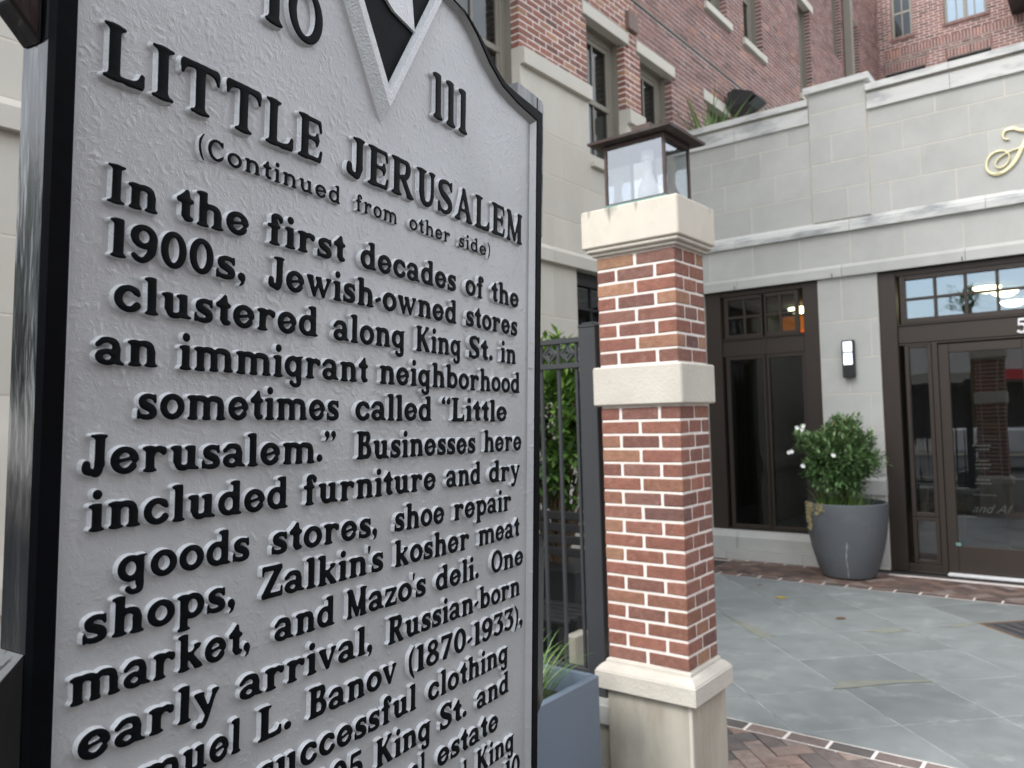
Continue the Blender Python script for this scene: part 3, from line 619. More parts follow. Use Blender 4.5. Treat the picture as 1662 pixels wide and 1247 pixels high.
for row,word,a0,a1,bb in WORDS:
    S,H,hh,nm=STY.get(row,(.255,.165,.0295,'letter'))
    gs=[get_glyph(ch,S,H) for ch in word]
    # natural advance, then stretched to the measured width
    xs=[];x=0.;gap={'T':.14,'S':.2}.get(row,.1)
    for i,(ch,g) in enumerate(zip(word,gs)):
        x-=g.x0;xs.append(x);x+=g.x1+gap
        if ch=="'" or (i+1<len(word) and word[i+1]=="'"):x-=.03
    tot=xs[-1]+gs[-1].x1
    sx=(a1-a0)/tot
    for ch,g,x in zip(word,gs,xs):
        key=(ch,S,H,row if row in('T','S','N') else 0)
        if key not in _me:
            _me[key]=relief_mesh('cast_'+nm,g,1,1,.0055 if row!='S' else .0042,.035 if row!='N' else .025,.03,(MT['blackface'],MT['silver_side']))
        k=nm
        if row not in('T','S','N'):
            if ch.isdigit():k='numeral'
            elif not ch.isalpha():k='punctuation_mark'
            elif not ch.isalpha():k='letter'
        o=bpy.data.objects.new(k,_me[key]);col.objects.link(o);attach(o,marker)
        jr=random.uniform(-.012,.012)
        o.matrix_basis=SM@Matrix.Translation((a0+x*sx,bb+random.uniform(-.0003,.0003),-.0054))@Matrix.Rotation(jr,4,'Z')@Matrix.Diagonal((sx,hh,1,1))
# ---------------------------------------------------------------- ground
YF=9.137;XG=-4.405;YH=20.587
def struct(name,mb,m,**k):
    return mb.build(name,m,None,kind='structure',**k)
mb=MB();mb.quad((-60,-60,-.03),(60,-60,-.03),(60,60,-.03),(-60,60,-.03));struct('ground',mb,MT['sand'])
mb=MB();mb.quad((-8,-3.4,-.012),(14,-3.4,-.012),(14,9.6,-.012),(-8,9.6,-.012));pave=struct('brick_paving',mb,MT['sand'])
mb=MB();mb.box(-4.4,6,4.297,8.068,-.025,-.0026);patio=struct('bluestone_patio',mb,MT['slabjoint'])
mb=MB();mb.quad((-60,-14,-.02),(60,-14,-.02),(60,-3.6,-.02),(-60,-3.6,-.02));struct('road',mb,MT['asphalt'])
mb=MB();mb.box(-60,60,-3.6,-3.4,-.025,.0);mb.box(-60,60,-17,-14,-.02,.0);struct('kerb',mb,MT['pier_base'])
def clip(P,x0,x1,y0,y1):
    for ax,lim,sg in((0,x0,1),(0,x1,-1),(1,y0,1),(1,y1,-1)):
        Q=[]
        for i in range(len(P)):
            a,b=P[i-1],P[i];da,db=(a[ax]-lim)*sg,(b[ax]-lim)*sg
            if (da>=0)!=(db>=0):
                t=da/(da-db);Q.append((a[0]+t*(b[0]-a[0]),a[1]+t*(b[1]-a[1])))
            if db>=0:Q.append(b)
        P=Q
        if len(P)<3:return []
    return P
R2=math.sqrt(.5)
def st(s,t):return ((s-t)*R2,(s+t)*R2)
def paver(name,P,z,parent,m,e=.003,d=.012):
    """flat stone with a small worn edge"""
    c=Vector((sum(p[0] for p in P)/len(P),sum(p[1] for p in P)/len(P)));Q=[]
    for p in P:
        v=Vector(p)-c;Q.append(tuple(c+v*(1-e*1.4/max(v.length,.01))))
    mb=MB();b=0;n=len(P);mb.v+=[(x,y,z-d) for x,y in P]+[(x,y,z-e*.6) for x,y in P]+[(x,y,z) for x,y in Q]
    for r in(0,1):
        for i in range(n):
            k=(i+1)%n;mb.f.append((r*n+i,r*n+k,r*n+n+k,r*n+n+i));mb.m.append(0);mb.t.append(0)
    mb.f.append(tuple(2*n+i for i in range(n)));mb.m.append(0);mb.t.append(0)
    return mb.build(name,m,parent)
g=.0048
for i in range(-8,12):
    for j in range(2,18):
        s0=2.585+.6*(i-2);t0=4.075+.59*(j-4);
        if i%3==1 and j%2==0:pass
        P=[st(s0+g,t0+g),st(s0+.6-g,t0+g),st(s0+.6-g,t0+.59-g),st(s0+g,t0+.59-g)]
        if abs(s0-4.385)<.05 and abs(t0+.59-5.845)<.05:continue
        P=clip(P,-4.39,3.2,4.305,8.06)
        if len(P)>2:paver('slab',P,random.uniform(-.0008,.0012),patio,MT['slab'])
for P in [[(-1.517, 5.081), (-1.526, 5.245), (-1.316, 5.405), (-1.084, 5.579), (-1.045, 5.556), (-1.24, 5.386), (-1.437, 5.161)], [(-2.79, 6.456), (-2.617, 6.324), (-2.222, 6.05), (-2.284, 5.931), (-2.524, 6.156)], [(-1.694, 6.53), (-1.575, 6.732), (-1.408, 6.732), (-1.538, 6.567)], [(-1.223, 6.976), (-1.125, 7.147), (-1.004, 7.267), (-1.107, 7.028)]]:
    a_=sum(P[i-1][0]*P[i][1]-P[i][0]*P[i-1][1] for i in range(len(P)))
    mb=MB();mb.quad(*[(x,y,.0022) for x,y in (P if a_>0 else P[::-1])]);mb.build('mortar_patch',MT['patch'],patio)
# herringbone brick near the pillar and along the facade
def herring(x0,x1,y0,y1,m,s_off=0.,zz=0.,bw=.1035,lim=140,name='paver'):
    n=0;C=[]
    for k in range(-140,140):
        for l in range(-40,40):
            for kind in(0,1):
                if kind==0:c=(k+4*l,k,2,1)
                else:c=(k+4*l+2,k-1,1,2)
                a0,b0=c[0]*bw+s_off,c[1]*bw
                P=[st(a0+.0025,b0+.0025),st(a0+c[2]*bw-.0025,b0+.0025),st(a0+c[2]*bw-.0025,b0+c[3]*bw-.0025),st(a0+.0025,b0+c[3]*bw-.0025)]
                cx=sum(p[0] for p in P)/4;cy=sum(p[1] for p in P)/4
                if cx<x0-.2 or cx>x1+.2 or cy<y0-.2 or cy>y1+.2:continue
                P=clip(P,x0,x1,y0,y1)
                if len(P)>2:
                    A=abs(sum(P[i-1][0]*P[i][1]-P[i][0]*P[i-1][1] for i in range(len(P))))/2
                    if A>.001:C.append(P)
    for P in C:paver(name,P,zz+random.uniform(-.002,.002),pave,m)
    return len(C)
n1=herring(-1.98,.1,3.3,4.178,MT['paver'])
n2=herring(-3.75,-.2,8.19,8.86,MT['paver2'])
def course(x0,x1,y0,y1,m,pitch=.218,g=.0075):
    x=x0
    while x<x1:
        c=[(x+g,y0+.004),(x+pitch-g,y0+.004),(x+pitch-g,y1-.006),(x+g,y1-.006)];paver('paver',c,random.uniform(-.001,.001),pave,m);x+=pitch
mb=MB();mb.box(-4.4,2,4.178,4.297,-.011,-.002);mb.build('border_mortar',MT['mortar'],pave)
mb=MB();mb.box(-4.4,2,8.068,8.19,-.011,-.002);mb.build('border_mortar',MT['mortar_far'],pave)
mb=MB();mb.box(-4.4,2,8.86,8.96,-.011,-.002);mb.build('border_mortar',MT['mortar_far'],pave)
course(-1.95,.3,4.182,4.293,MT['paver']);course(-4.0,.2,8.072,8.186,MT['paver2']);course(-4.0,-2.1,8.864,8.955,MT['paver2'])
# drain cover with its bronze rim, set in the slabs
dr=thing('drain_cover','square dark metal access cover with bronze rim set diagonally in the bluestone','drain cover',(*st(4.68,5.55),0))
a,b,c,d=4.392,4.97,5.26,5.84
mb=MB()
for q in(((a,c),(b,c+.015)),((a,d-.015),(b,d)),((a,c+.015),(a+.015,d-.015)),((b-.015,c+.015),(b,d-.015))):
    (s0,t0),(s1,t1)=q;P=[st(s0,t0),st(s1,t0),st(s1,t1),st(s0,t1)];mb.prism(P,-.01,.002)
mb.build('rim',MT['gold'] if 0 else mat('worn_bronze_rim',lin(150,120,92),.5,metal=.4,var=.2,vs=20),dr)
mb=MB();mb.prism([st(a+.015,c+.015),st(b-.015,c+.015),st(b-.015,d-.015),st(a+.015,d-.015)],-.01,-.001);mb.build('plate',mat('iron_plate',lin(74,74,76),.6,var=.3,vs=25,bump=.6,bs=60,dirt=.8,ds=12,dirtcol=lin(110,76,60)),dr)
mb=MB()
for k in range(5):
    s=a+.09+k*.1;mb.prism([st(s,c+.06),st(s+.018,c+.06),st(s+.018,d-.06),st(s,d-.06)],-.001,.0015)
mb.build('rib',MT['darkmetal'],dr,kind='stuff')
# fallen leaves
def leaf(x,y,r,rot,m,label):
    mb=MB();pts=[]
    for k in range(10):
        t=k/9;wd=math.sin(math.pi*t)**.8*.32*r
        pts.append((t*r-.5*r,wd,.004+.012*math.sin(3*t)*r*8*.1))
    P=[(p[0],p[1],p[2]) for p in pts]+[(p[0],-p[1],p[2]*.6) for p in pts[-2:0:-1]]
    c,s=math.cos(rot),math.sin(rot);mb.quad(*[(x+p[0]*c-p[1]*s,y+p[0]*s+p[1]*c,p[2]+.003) for p in P]);return mb.build('fallen_leaf',m,None,label=label,cat='leaf')
yl=mat('yellow_leaf',lin(176,156,60),.6,var=.2,vs=60);bl=mat('brown_leaf',lin(110,80,54),.7,var=.3,vs=60)
leaf(-2.607,7.294,.11,.2,yl,'yellow fallen leaf lying flat on the bluestone in front of the dark window')
leaf(-1.95,6.82,.09,.8,bl,'small curled brown leaf on the bluestone right of the yellow leaf')
leaf(-2.97,7.72,.05,1.,bl,'tiny dark leaf scrap on the bluestone near the brick border')
# ---------------------------------------------------------------- facade with the doors
fac=thing('restaurant_building','pale cast stone restaurant front with bronze framed doors and gold script letter','building',(-2,YF+.3,0))
fstone=MT['stone']
def blocks(parent,plane,rows,mt,seed=1,jg=.009,proud=.0022,depth=.06,n='stone_block',first=None):
    """rows: (z0,z1,u0,u1,[joint positions]); plane 'F' faces -Y at y, 'G' faces +X at x"""
    for z0,z1,us in rows:
        for u0,u1 in zip(us[:-1],us[1:]):
            mb=MB()
            if plane[0]=='F':mb.box(u0+jg/2,u1-jg/2,plane[1]-proud,plane[1]+depth,z0+jg/2,z1-jg/2,bev=.003)
            else:mb.box(plane[1]-depth,plane[1]+proud,u0+jg/2,u1-jg/2,z0+jg/2,z1-jg/2,bev=.003)
            mb.build(n,mt,parent)
def joints(u0,u1,p,ph):
    r=[u0];x=u0+ph
    while x<u1-.12:
        if x-r[-1]>.1:r.append(x)
        x+=p
    r.append(u1);return r
XR=.9
# core walls (mortar coloured, 4 mm behind the blocks)
mb=MB();mb.box(XG,XR,YF,YF+.3,3.2,5.08);mb.box(-2.705,-2.078,YF,YF+.3,0,3.2);mb.box(XG,-4.08,YF,YF+.3,0,3.2);mb.box(-4.08,-2.705,YF,YF+.3,0,.25);mb.build('wall',MT['joint'],fac)
mb=MB();mb.box(-2.71,-2.1,YF-.022,YF,3.845,5.32);mb.build('pier_core',MT['joint'],fac)
R=[]
for k,(z0,z1) in enumerate(((3.845,4.165),(4.165,4.485),(4.485,4.80),(4.80,5.0))):
    ph=(.2,.5,.34,.04)[k]
    R.append((z0,z1,joints(-2.095,XR,.62,ph)));R.append((z0,z1,joints(XG,-2.715,.62,ph+.15)))
blocks(fac,('F',YF),R,fstone)
blocks(fac,('F',YF),[(3.34,3.70,joints(XG,XR,.55,.42))],fstone)
blocks(fac,('F',YF-.022),[(a_,b_,[-2.71,-2.1] if q<1 else [-2.71,-2.71+q,-2.1]) for a_,b_,q in((3.845,4.19,.38),(4.19,4.5,0),(4.5,4.81,.22),(4.81,5.09,0),(5.09,5.32,0))] if 0 else [(3.845,4.19,[-2.71,-2.33,-2.1]),(4.19,4.5,[-2.71,-2.1]),(4.5,4.81,[-2.71,-2.48,-2.1]),(4.81,5.09,[-2.71,-2.1]),(5.09,5.32,[-2.71,-2.1])],fstone)
blocks(fac,('F',YF),[(2.707,3.2,[-2.705,-2.45,-2.078]),(2.296,2.707,[-2.705,-2.16,-2.078]),(1.90,2.296,[-2.705,-2.4,-2.078]),(1.50,1.90,[-2.705,-2.19,-2.078]),(1.098,1.50,[-2.705,-2.36,-2.078]),(.986,1.098,[-2.705,-2.2,-2.078]),(.45,.80,[-2.705,-2.3,-2.078]),(.02,.45,[-2.705,-2.22,-2.078])],fstone)
def ledge(parent,name,x0,x1,y,prof,m,axis='x'):
    mb=MB()
    if axis=='x':mb.prism([(y-p,z) for p,z in prof][::-1],x0,x1,axis='x')
    return mb.build(name,m,parent,normals=True)
cap=MT['stone_cap']
def ledrow(name,u0,u1,pitch,prof,m,parent,face='F',base=YF):
    us=joints(u0,u1,pitch,pitch*.6)
    for a_,b_ in zip(us[:-1],us[1:]):
        mb=MB()
        if face=='F':mb.prism([(base-p,z) for p,z in prof],a_+.002,b_-.002,axis='x')
        else:mb.prism([(base+p,z) for p,z in prof],a_+.002,b_-.002,axis='y')
        mb.build(name,m,parent,normals=True)
ledrow('ledge',XG+.06,XR,1.2,[(-.05,3.2),(.05,3.2),(.05,3.3),(0.01,3.34),(-.05,3.34)],fstone,fac)
ledrow('ledge',XG,XR,1.3,[(-.05,3.70),(.055,3.70),(.055,3.77),(.03,3.785),(.03,3.80),(.002,3.845),(-.05,3.845)],cap,fac)
for a_,b_ in((XG,-2.715),(-2.095,XR)):
    ledrow('parapet_band',a_,b_,1.35,[(-.25,5.0),(.035,5.0),(.035,5.165),(-.25,5.165)],cap,fac)
    mb=MB();mb.box(a_,b_,YF-.005,YF+.25,5.165,5.195);mb.build('parapet_recess',MT['joint'],fac)
    ledrow('coping',a_,b_,1.35,[(-.35,5.195),(.07,5.195),(.07,5.265),(-.35,5.285)],cap,fac)
mb=MB();mb.box(-2.76,-2.05,YF-.075,YF+.42,5.322,5.40,bev=.006);mb.build('coping',cap,fac)
# weep slots in the lower ledge
for x in(-3.66,-2.53,-1.255,-.3):onebox('weep_slot',MT['darkmetal'],fac,x-.005,x+.005,YF-.052,YF-.049,3.202,3.245)
# band course and base on the pier, sill under the window
ledrow('band_course',-2.72,-2.07,2,[(-.05,.80),(.045,.80),(.045,.95),(.004,.986),(-.05,.986)],fstone,fac)
ledrow('sill',-4.39,-2.72,1.1,[(-.05,.10),(.10,.10),(.10,.25),(.06,.318),(-.05,.318)],fstone,fac)
ledrow('base_course',-4.39,-2.72,.9,[(-.05,-.01),(.16,-.01),(.16,.096),(-.05,.096)],fstone,fac)
# ---- bronze window and door units
bz=MT['bronze']
def unit_box(lst,name='frame',parent=None):
    mb=MB()
    for q in lst:mb.box(*q,bev=.003)
    return mb.build(name,bz,parent)
def sash(parent,x0,x1,z0,z1,nx,nz_,y,fw=.045,mw=.028,gm=None,depth=.05,names=('window','pane','glazing_bar')):
    """a framed opening: frame, bars and one pane per light"""
    mb=MB();mb.box(x0-fw,x0,y,y+depth,z0-fw,z1+fw,bev=.003);mb.box(x1,x1+fw,y,y+depth,z0-fw,z1+fw,bev=.003);mb.box(x0,x1,y+.001,y+depth,z1,z1+fw,bev=.003);mb.box(x0,x1,y+.001,y+depth,z0-fw,z0,bev=.003)
    f=mb.build(names[0],bz,parent)
    for i in range(1,nx):
        x=x0+(x1-x0)*i/nx;mb=MB();mb.box(x-mw/2,x+mw/2,y+.008,y+.03,z0,z1,bev=.002);mb.build(names[2],bz,f)
    for k in range(1,nz_):
        z=z0+(z1-z0)*k/nz_;mb=MB();mb.box(x0,x1,y+.0095,y+.0285,z-mw/2,z+mw/2,bev=.002);mb.build(names[2],bz,f)
    for i in range(nx):
        for k in range(nz_):
            a_=x0+(x1-x0)*i/nx;b_=x0+(x1-x0)*(i+1)/nx;c_=z0+(z1-z0)*k/nz_;d_=z0+(z1-z0)*(k+1)/nz_
            mb=MB();mb.quad((a_,y+.034,c_),(b_,y+.034,c_),(b_,y+.034,d_),(a_,y+.034,d_));mb.build(names[1],gm or MT['glass'],f)
    return f
Y1=YF+.05
# left window unit
unit_box([(-4.075,-3.885,YF+.03,Y1+.1,.32,3.2),(-2.885,-2.71,YF+.03,Y1+.1,.32,3.2),(-3.885,-2.885,Y1+.012,Y1+.1,2.42,2.60),(-3.885,-2.885,Y1-.01,Y1+.1,3.135,3.2),(-3.885,-2.885,Y1-.012,Y1+.1,.318,.335)],'window_surround',fac)
for z in(2.405,2.6):onebox('trim',bz,fac,-3.885,-2.885,Y1-.005,Y1+.05,z,z+.018,bev=.003)
sash(fac,-3.80,-3.39,2.665,3.085,2,2,Y1);sash(fac,-3.33,-3.02+.03,2.665,3.085,2,2,Y1)
sash(fac,-3.80,-3.385,.385,2.36,1,1,Y1);sash(fac,-3.315,-2.93,.385,2.36,1,1,Y1)
unit_box([(-3.345,-3.375+.0,Y1+.002,Y1+.05,.34,3.13)],'mullion',fac)
# door unit
unit_box([(-2.075,-1.905,YF+.03,Y1+.1,0,3.2),(-1.905,XR,Y1+.012,Y1+.1,2.415,2.60),(-1.905,XR,Y1-.01,Y1+.1,3.135,3.2),(-1.62+.03,-1.535,Y1-.008,Y1+.1,0,2.40),(-1.905,-1.545,Y1+.0,Y1+.1,0,.085)],'door_surround',fac)
for z in(2.39,2.6):onebox('trim',bz,fac,-1.905,XR,Y1-.005,Y1+.05,z,z+.018,bev=.003)
sash(fac,-1.815,-.13,2.675,3.085,6,2,Y1,fw=.055,gm=MT['glass_sky'],names=('transom','pane','glazing_bar'))
sash(fac,-1.81,-1.635,.62,2.36,1,1,Y1,fw=.04,names=('sidelight','pane','glazing_bar'),gm=MT['glass_door']);sash(fac,-1.81,-1.635,.13,.535,1,1,Y1,fw=.04,names=('sidelight','pane','glazing_bar'),gm=MT['glass_door'])
mb=MB();x0,x1=-1.53,-.70
mb.box(x0,-1.435,Y1-.004,Y1+.05,.03,2.375,bev=.004);mb.box(-.795,x1,Y1-.004,Y1+.05,.03,2.375,bev=.004);mb.box(-1.435,-.795,Y1-.003,Y1+.05,2.285,2.375,bev=.004);mb.box(-1.435,-.795,Y1-.003,Y1+.05,.03,.30,bev=.004)
door=mb.build('door',bz,fac)
mb=MB();mb.quad((-1.435,Y1+.02,.30),(-.795,Y1+.02,.30),(-.795,Y1+.02,2.285),(-1.435,Y1+.02,2.285));mb.build('pane',MT['glass_door'],door)
mb=MB();mb.tube([(-.765,Y1-.01,.95),(-.765,Y1-.06,.95),(-.765,Y1-.06,1.35),(-.765,Y1-.01,1.35)],.012,8);mb.build('handle',MT['darkmetal'],door,smooth=True)
onebox('corner_tag',MT['verdigris'],door,-1.455,-1.405,Y1-.008,Y1-.003,.30,.335,bev=.004)
mb=MB();mb.box(-.694,.12,Y1-.004,Y1+.05,.03,2.375,bev=.004);mb.build('door',bz,fac)
onebox('threshold',MT['white'],fac,-1.53,.12,YF-.02,Y1+.05,-.004,.022,bev=.004)
# house number on the transom bar and the gold script initial
g5=get_glyph('5',.24,.16);me=relief_mesh('cast_numeral',g5,1,1,.012,.0,.01,(MT['white'],MT['white']))
o=bpy.data.objects.new('house_number',me);col.objects.link(o);attach(o,fac);o.matrix_basis=Matrix.Translation((-.835,Y1+.010,2.43))@Matrix.Rotation(RD(90),4,'X')@Matrix.Diagonal((.145,.15,1,1))
def script_letter():
    g=Gl(.2,.1,2.7,lo=0.,hi=3.,res=.02)
    # a script capital with a looped foot, drawn in units of 0.2 m
    P=lambda L:[((.00518*(x-1595)+.00027*(292-y))/.2,(.095-.00108*(x-1595)+.00623*(292-y))/.2) for x,y in L]
    k=.001
    g.sp(P([(1638,227),(1631,226.5),(1628,221),(1632,213),(1644,210),(1657,213.5),(1672,213),(1690,207)]),[.05,.07,.09,.11,.13,.14,.12,.05],k=k)
    g.sp(P([(1676,207),(1668,222),(1659,240),(1650,258),(1641,270),(1628,280),(1614,283),(1603,277),(1601,265),(1607,253),(1619,246),(1631,246),(1638,252),(1637,261),(1631,269),(1622,273),(1616,269),(1618,261),(1627,253),(1640,246.5),(1656,241),(1672,238)]),[.08,.15,.18,.18,.15,.13,.13,.11,.09,.08,.06,.06,.06,.055,.06,.06,.05,.05,.05,.045,.04,.04],k=k,n=8)
    g.res=.02;return g
gs_=script_letter();me=relief_mesh('script_initial',gs_,1,1,.022,.0,.008,(MT['gold'],MT['gold']))
o=bpy.data.objects.new('gold_letter',me);col.objects.link(o);attach(o,fac)
o.matrix_basis=Matrix.Translation((-1.039,YF-.008,3.9))@Matrix.Rotation(RD(90),4,'X')@Matrix.Diagonal((.2,.2,1,1))
# ---------------------------------------------------------------- brick runs with openings
def runs(u0,u1,z0,z1,holes):
    S=[(u0,u1)]
    for a,b,c,d in holes:
        if z1<=c+.012 or z0>=d-.012:continue
        T=[]
        for p,q in S:
            if b<=p or a>=q:T.append((p,q));continue
            if a>p:T.append((p,a))
            if b<q:T.append((b,q))
        S=T
    return S
CZ=.0677;BL=.2133
_bm={}
def brick_mesh(l,plane,h=CZ-.0125,d=.1,mt='brick'):
    v=random.randrange(3);k=(round(l,2),plane,v,round(h,3),round(d,2),mt)
    if k not in _bm:
        mb=MB();e=.004;x=k[0]
        if plane=='G':mb.box(-d,0,0,x,0,h,bev=e)
        else:mb.box(0,x,0,d,0,h,bev=e)
        rr=random.Random(hash(k)&0xffff);mb.v=[(a+rr.uniform(-.0012,.0012),b+rr.uniform(-.0012,.0012),c+rr.uniform(-.0014,.0014)) for a,b,c in mb.v]
        _bm[k]=mb.mesh('brick',MT[mt])
    return _bm[k]
def brickwork(parent,face,base,u0,u1,z0,z1,holes,ztop,nobj,zlow=None,soldier=(),tone=None):
    """real bricks course by course; the nearest ones are parts, the rest one joined run"""
    L=[];mo=MB();n=int((z1-z0)/CZ);j=.0125
    for k in range(n):
        a=z0+k*CZ;b=a+CZ
        for p,q in runs(u0,u1,a,b,list(holes)+list(soldier)):
            if zlow and (p+q)/2<zlow[0] and b<zlow[1]:continue
            if face=='G':mo.box(base-.1,base-.004,p+.003,q-.003,a,b,skip='tb' if 0 else '')
            else:mo.box(p+.003,q-.003,base+.004,base+.1,a,b)
            x=math.floor((p-u0)/BL)*BL+u0+(BL/2 if k%2 else 0)
            if x>p:x-=BL
            cuts=[p]
            while x<q:
                if x>p+.045 and x<q-.045:cuts.append(x)
                x+=BL
            cuts.append(q)
            for c,d in zip(cuts[:-1],cuts[1:]):
                l=c+(j/2 if c>p+1e-6 else 0);r=d-(j/2 if d<q-1e-6 else 0)
                if r-l>.03 and a<ztop((c+d)/2):L.append((c,l,r,a+j/2))
    L.sort(key=lambda t:(t[1] if face=='G' else -t[1])**2*1+ (0 if face=='G' else 0)+(t[3]-5)**2*.3)
    far=MB();rr=random.Random(3)
    for i,(c,l,r,z) in enumerate(L):
        if i<nobj:
            pr=rr.uniform(-.0015,.0015)
            place(brick_mesh(r-l,face),'brick',parent,(base+pr,l,z) if face=='G' else (l,base+pr,z))
        else:
            pr=rr.uniform(-.002,.002);t=min(max(rr.gauss(.42,.26),.001),1.)
            dz=CZ-j
            if face=='G':far.box(base-.1,base+pr,l,r,z,z+dz,t=t,skip='lk' if 0 else '')
            else:far.box(l,r,base+pr,base+.1,z,z+dz,t=t)
    # soldier courses: bricks on end
    for a,b,c,d in soldier:
        x=a
        while x<b-.03:
            t=min(max(rr.gauss(.55,.25),.001),1.)
            if face=='F':far.box(x+.004,min(x+.0677-.006,b),base-.004,base+.1,c+.006,d-.006,t=t);
            x+=.0677
        if face=='F':mo.box(a+.003,b-.003,base+.004,base+.1,c,d)
    far.build('brick_run',MT['brick_far'],parent,kind='stuff');mo.build('mortar',MT['mortar_far'],parent)
# ---------------------------------------------------------------- side wing: tall brick building over a stone ground storey
wing=thing('brick_building','tall red brick building over cream stone with tall windows, receding behind the lantern','building',(XG-.3,9,0))
HG=[(4.95,5.895,4.46,6.05),(7.11,7.925,4.46,6.05),(8.30,9.128,4.46,6.05),(10.22,10.92,4.5,6.055),(10.32,11.05,7.5,9.3),(11.72,12.51,7.5,9.3),(14.40,15.117,7.47,9.32),(16.67,17.28,9.05,10.9),(17.97,18.73,9.22,10.42)]
LT=[(4.86,5.99,6.05,6.195),(7.035,8.025,6.05,6.195),(8.216,9.22,6.05,6.195),(10.11,11.01,6.055,6.205),(14.31,15.32,9.32,9.46)]
SL=[(10.235,11.15,7.39,7.5),(11.64,12.585,7.39,7.5),(14.33,15.2,7.37,7.47)]
GR=[(1.0,40,6.655,6.69)]
brickwork(wing,'G',XG,4.,YH,5.267,11.9,HG+LT+SL+GR+[(5,9.137,4,5.267)],lambda y:5.8+.415*(y-6)+.8,300)
brickwork(wing,'G',XG,9.6,YH,4.86-.0,5.26,[(10.22,10.92,4.5,6.05)],lambda y:99,0)
onebox('control_joint',MT['darkmetal'],wing,XG-.09,XG-.03,4.,YH,6.655,6.69)
onebox('course',MT['mortar_far'],wing,XG-.1,XG-.03,4.,YH,6.64,6.655)
cream=MT['stone_G']
for a,b,c,d in LT:onebox('lintel',cream,wing,XG-.22,XG+.012,a,b,c+.003,d-.003,bev=.004)
for a,b,c,d in SL:onebox('sill',cream,wing,XG-.2,XG+.05,a,b,c+.003,d-.003,bev=.005)
for a,b,c,d in HG[:3]:onebox('sill',cream,wing,XG-.2,XG+.05,a-.0,b+.0,c-.065,c,bev=.005)
def gwindow(y0,y1,z0,z1,rail=.5,blinds=True,x=XG-.17):
    mb=MB();t=MT['taupe'];w_=.075
    for q in((y0-.01,y0+w_,z0-.01,z1+.01),(y1-w_,y1+.01,z0-.01,z1+.01)):mb.box(x-.06,x,*q,bev=.004)
    mb.box(x-.06,x-.002,y0+w_,y1-w_,z1-w_,z1+.01);mb.box(x-.06,x+.004,y0+w_,y1-w_,z0-.01,z0+w_*.8)
    f=mb.build('window',t,wing)
    zm=z0+(z1-z0)*rail;a,b=y0+w_,y1-w_
    mb=MB();mb.box(x-.05,x-.012,a,a+.04,z0+.05,z1-w_,bev=.003);mb.box(x-.05,x-.012,b-.04,b,z0+.05,z1-w_,bev=.003);mb.box(x-.05,x-.004,a,b,zm-.03,zm+.03,bev=.003);mb.box(x-.05,x-.014,a,b,z1-w_-.05,z1-w_);mb.build('sash',t,f)
    ym=(a+b)/2;mb=MB();mb.box(x-.045,x-.018,ym-.012,ym+.012,z0+.05,z1-w_-.05);mb.build('glazing_bar',t,f)
    for c,d in((z0+.05,zm-.03),(zm+.03,z1-w_-.05)):
        mb=MB();mb.quad((x-.034,a+.04,c),(x-.034,b-.04,c),(x-.034,b-.04,d),(x-.034,a+.04,d));mb.build('pane',MT['glass'],f)
    if blinds:
        mb=MB();z=z0+.06
        while z<z1-.1:
            mb.quad((x-.075,a,z+.035),(x-.075,b,z+.035),(x-.105,b,z),(x-.105,a,z));z+=.052
        mb.build('blind',mat('blind_slats_%d'%len(bpy.data.materials),lin(120,138,126),.7),wing,kind='stuff')
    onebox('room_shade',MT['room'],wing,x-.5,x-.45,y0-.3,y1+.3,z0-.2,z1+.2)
    # reveal lining
    mb=MB();mb.box(XG-.3,XG-.102,y0-.02,y0+.003,z0,z1);mb.box(XG-.3,XG-.102,y1-.003,y1+.02,z0,z1);mb.box(XG-.3,XG-.1,y0,y1,z1-.0,z1+.02);mb.build('reveal',t,wing)
for i,(a,b,c,d) in enumerate(HG):gwindow(a,b,c,d,blinds=i<4)
# stone storey
ST=[]
for z0,z1,us in ((4.541,5.10,[5.895,6.916,7.11]),(4.541,5.10,[2.9,3.6,4.3,4.95]),(4.541,5.10,[7.925,8.30]),(4.129,4.541-.0,[1.6,2.4,3.2,4.0,4.8,5.62,6.56,7.4,8.2,9.13]),(3.72,4.129,[1.1,2.0,2.8,3.6,4.4,5.2,6.05,6.95,7.8,8.6,9.13]),(3.414,3.72,[-.9,-.1,.7,1.45,2.3,3.1,3.9,4.7,5.5,6.4,7.3,8.2,9.13]),
    (2.71,3.243,[-1,.0,.8,1.62,2.4,3.2,4.0,4.8,5.6,6.35,6.77]),(2.31,2.71,[-1,-.3,.5,1.3,2.1,2.9,3.7,4.5,5.2,6.02,6.77]),(1.90,2.31,[-1,.1,.9,1.7,2.5,3.3,4.1,4.9,5.65,6.35,6.77]),(1.50,1.90,[3.7,4.5,5.2,6.02,6.77]),(1.098,1.50,[3.3,4.1,4.9,5.65,6.35,6.77]),(.45,.83,[3.7,4.5,5.2,6.02,6.77]),(.0,.45,[3.3,4.1,4.9,5.65,6.35,6.77])):
    ST.append((z0,z1,us))
blocks(wing,('G',XG),ST,cream)
mb=MB();mb.box(XG-.25,XG,-1.,4.95,3.4,5.10);mb.box(XG-.25,XG,4.95,9.13,3.4,4.39);mb.box(XG-.25,XG,5.895,7.11,4.39,5.10);mb.box(XG-.25,XG,7.925,8.30,4.39,5.10);mb.box(XG-.25,XG,-1.,6.77,0,3.4);mb.box(XG-.25,XG,9.128,9.6,3.4,5.27);mb.build('wall',MT['joint'],wing)
for a,b in((2.,4.945),(5.897,7.108),(7.93,8.295),(9.13,9.55)):
    mb=MB();mb.prism([(XG-.2,5.10),(XG+.055,5.10),(XG+.055,5.25),(XG+.04,5.265),(XG-.2,5.265)],a,b,axis='y');mb.build('ledge',cream,wing,normals=True)
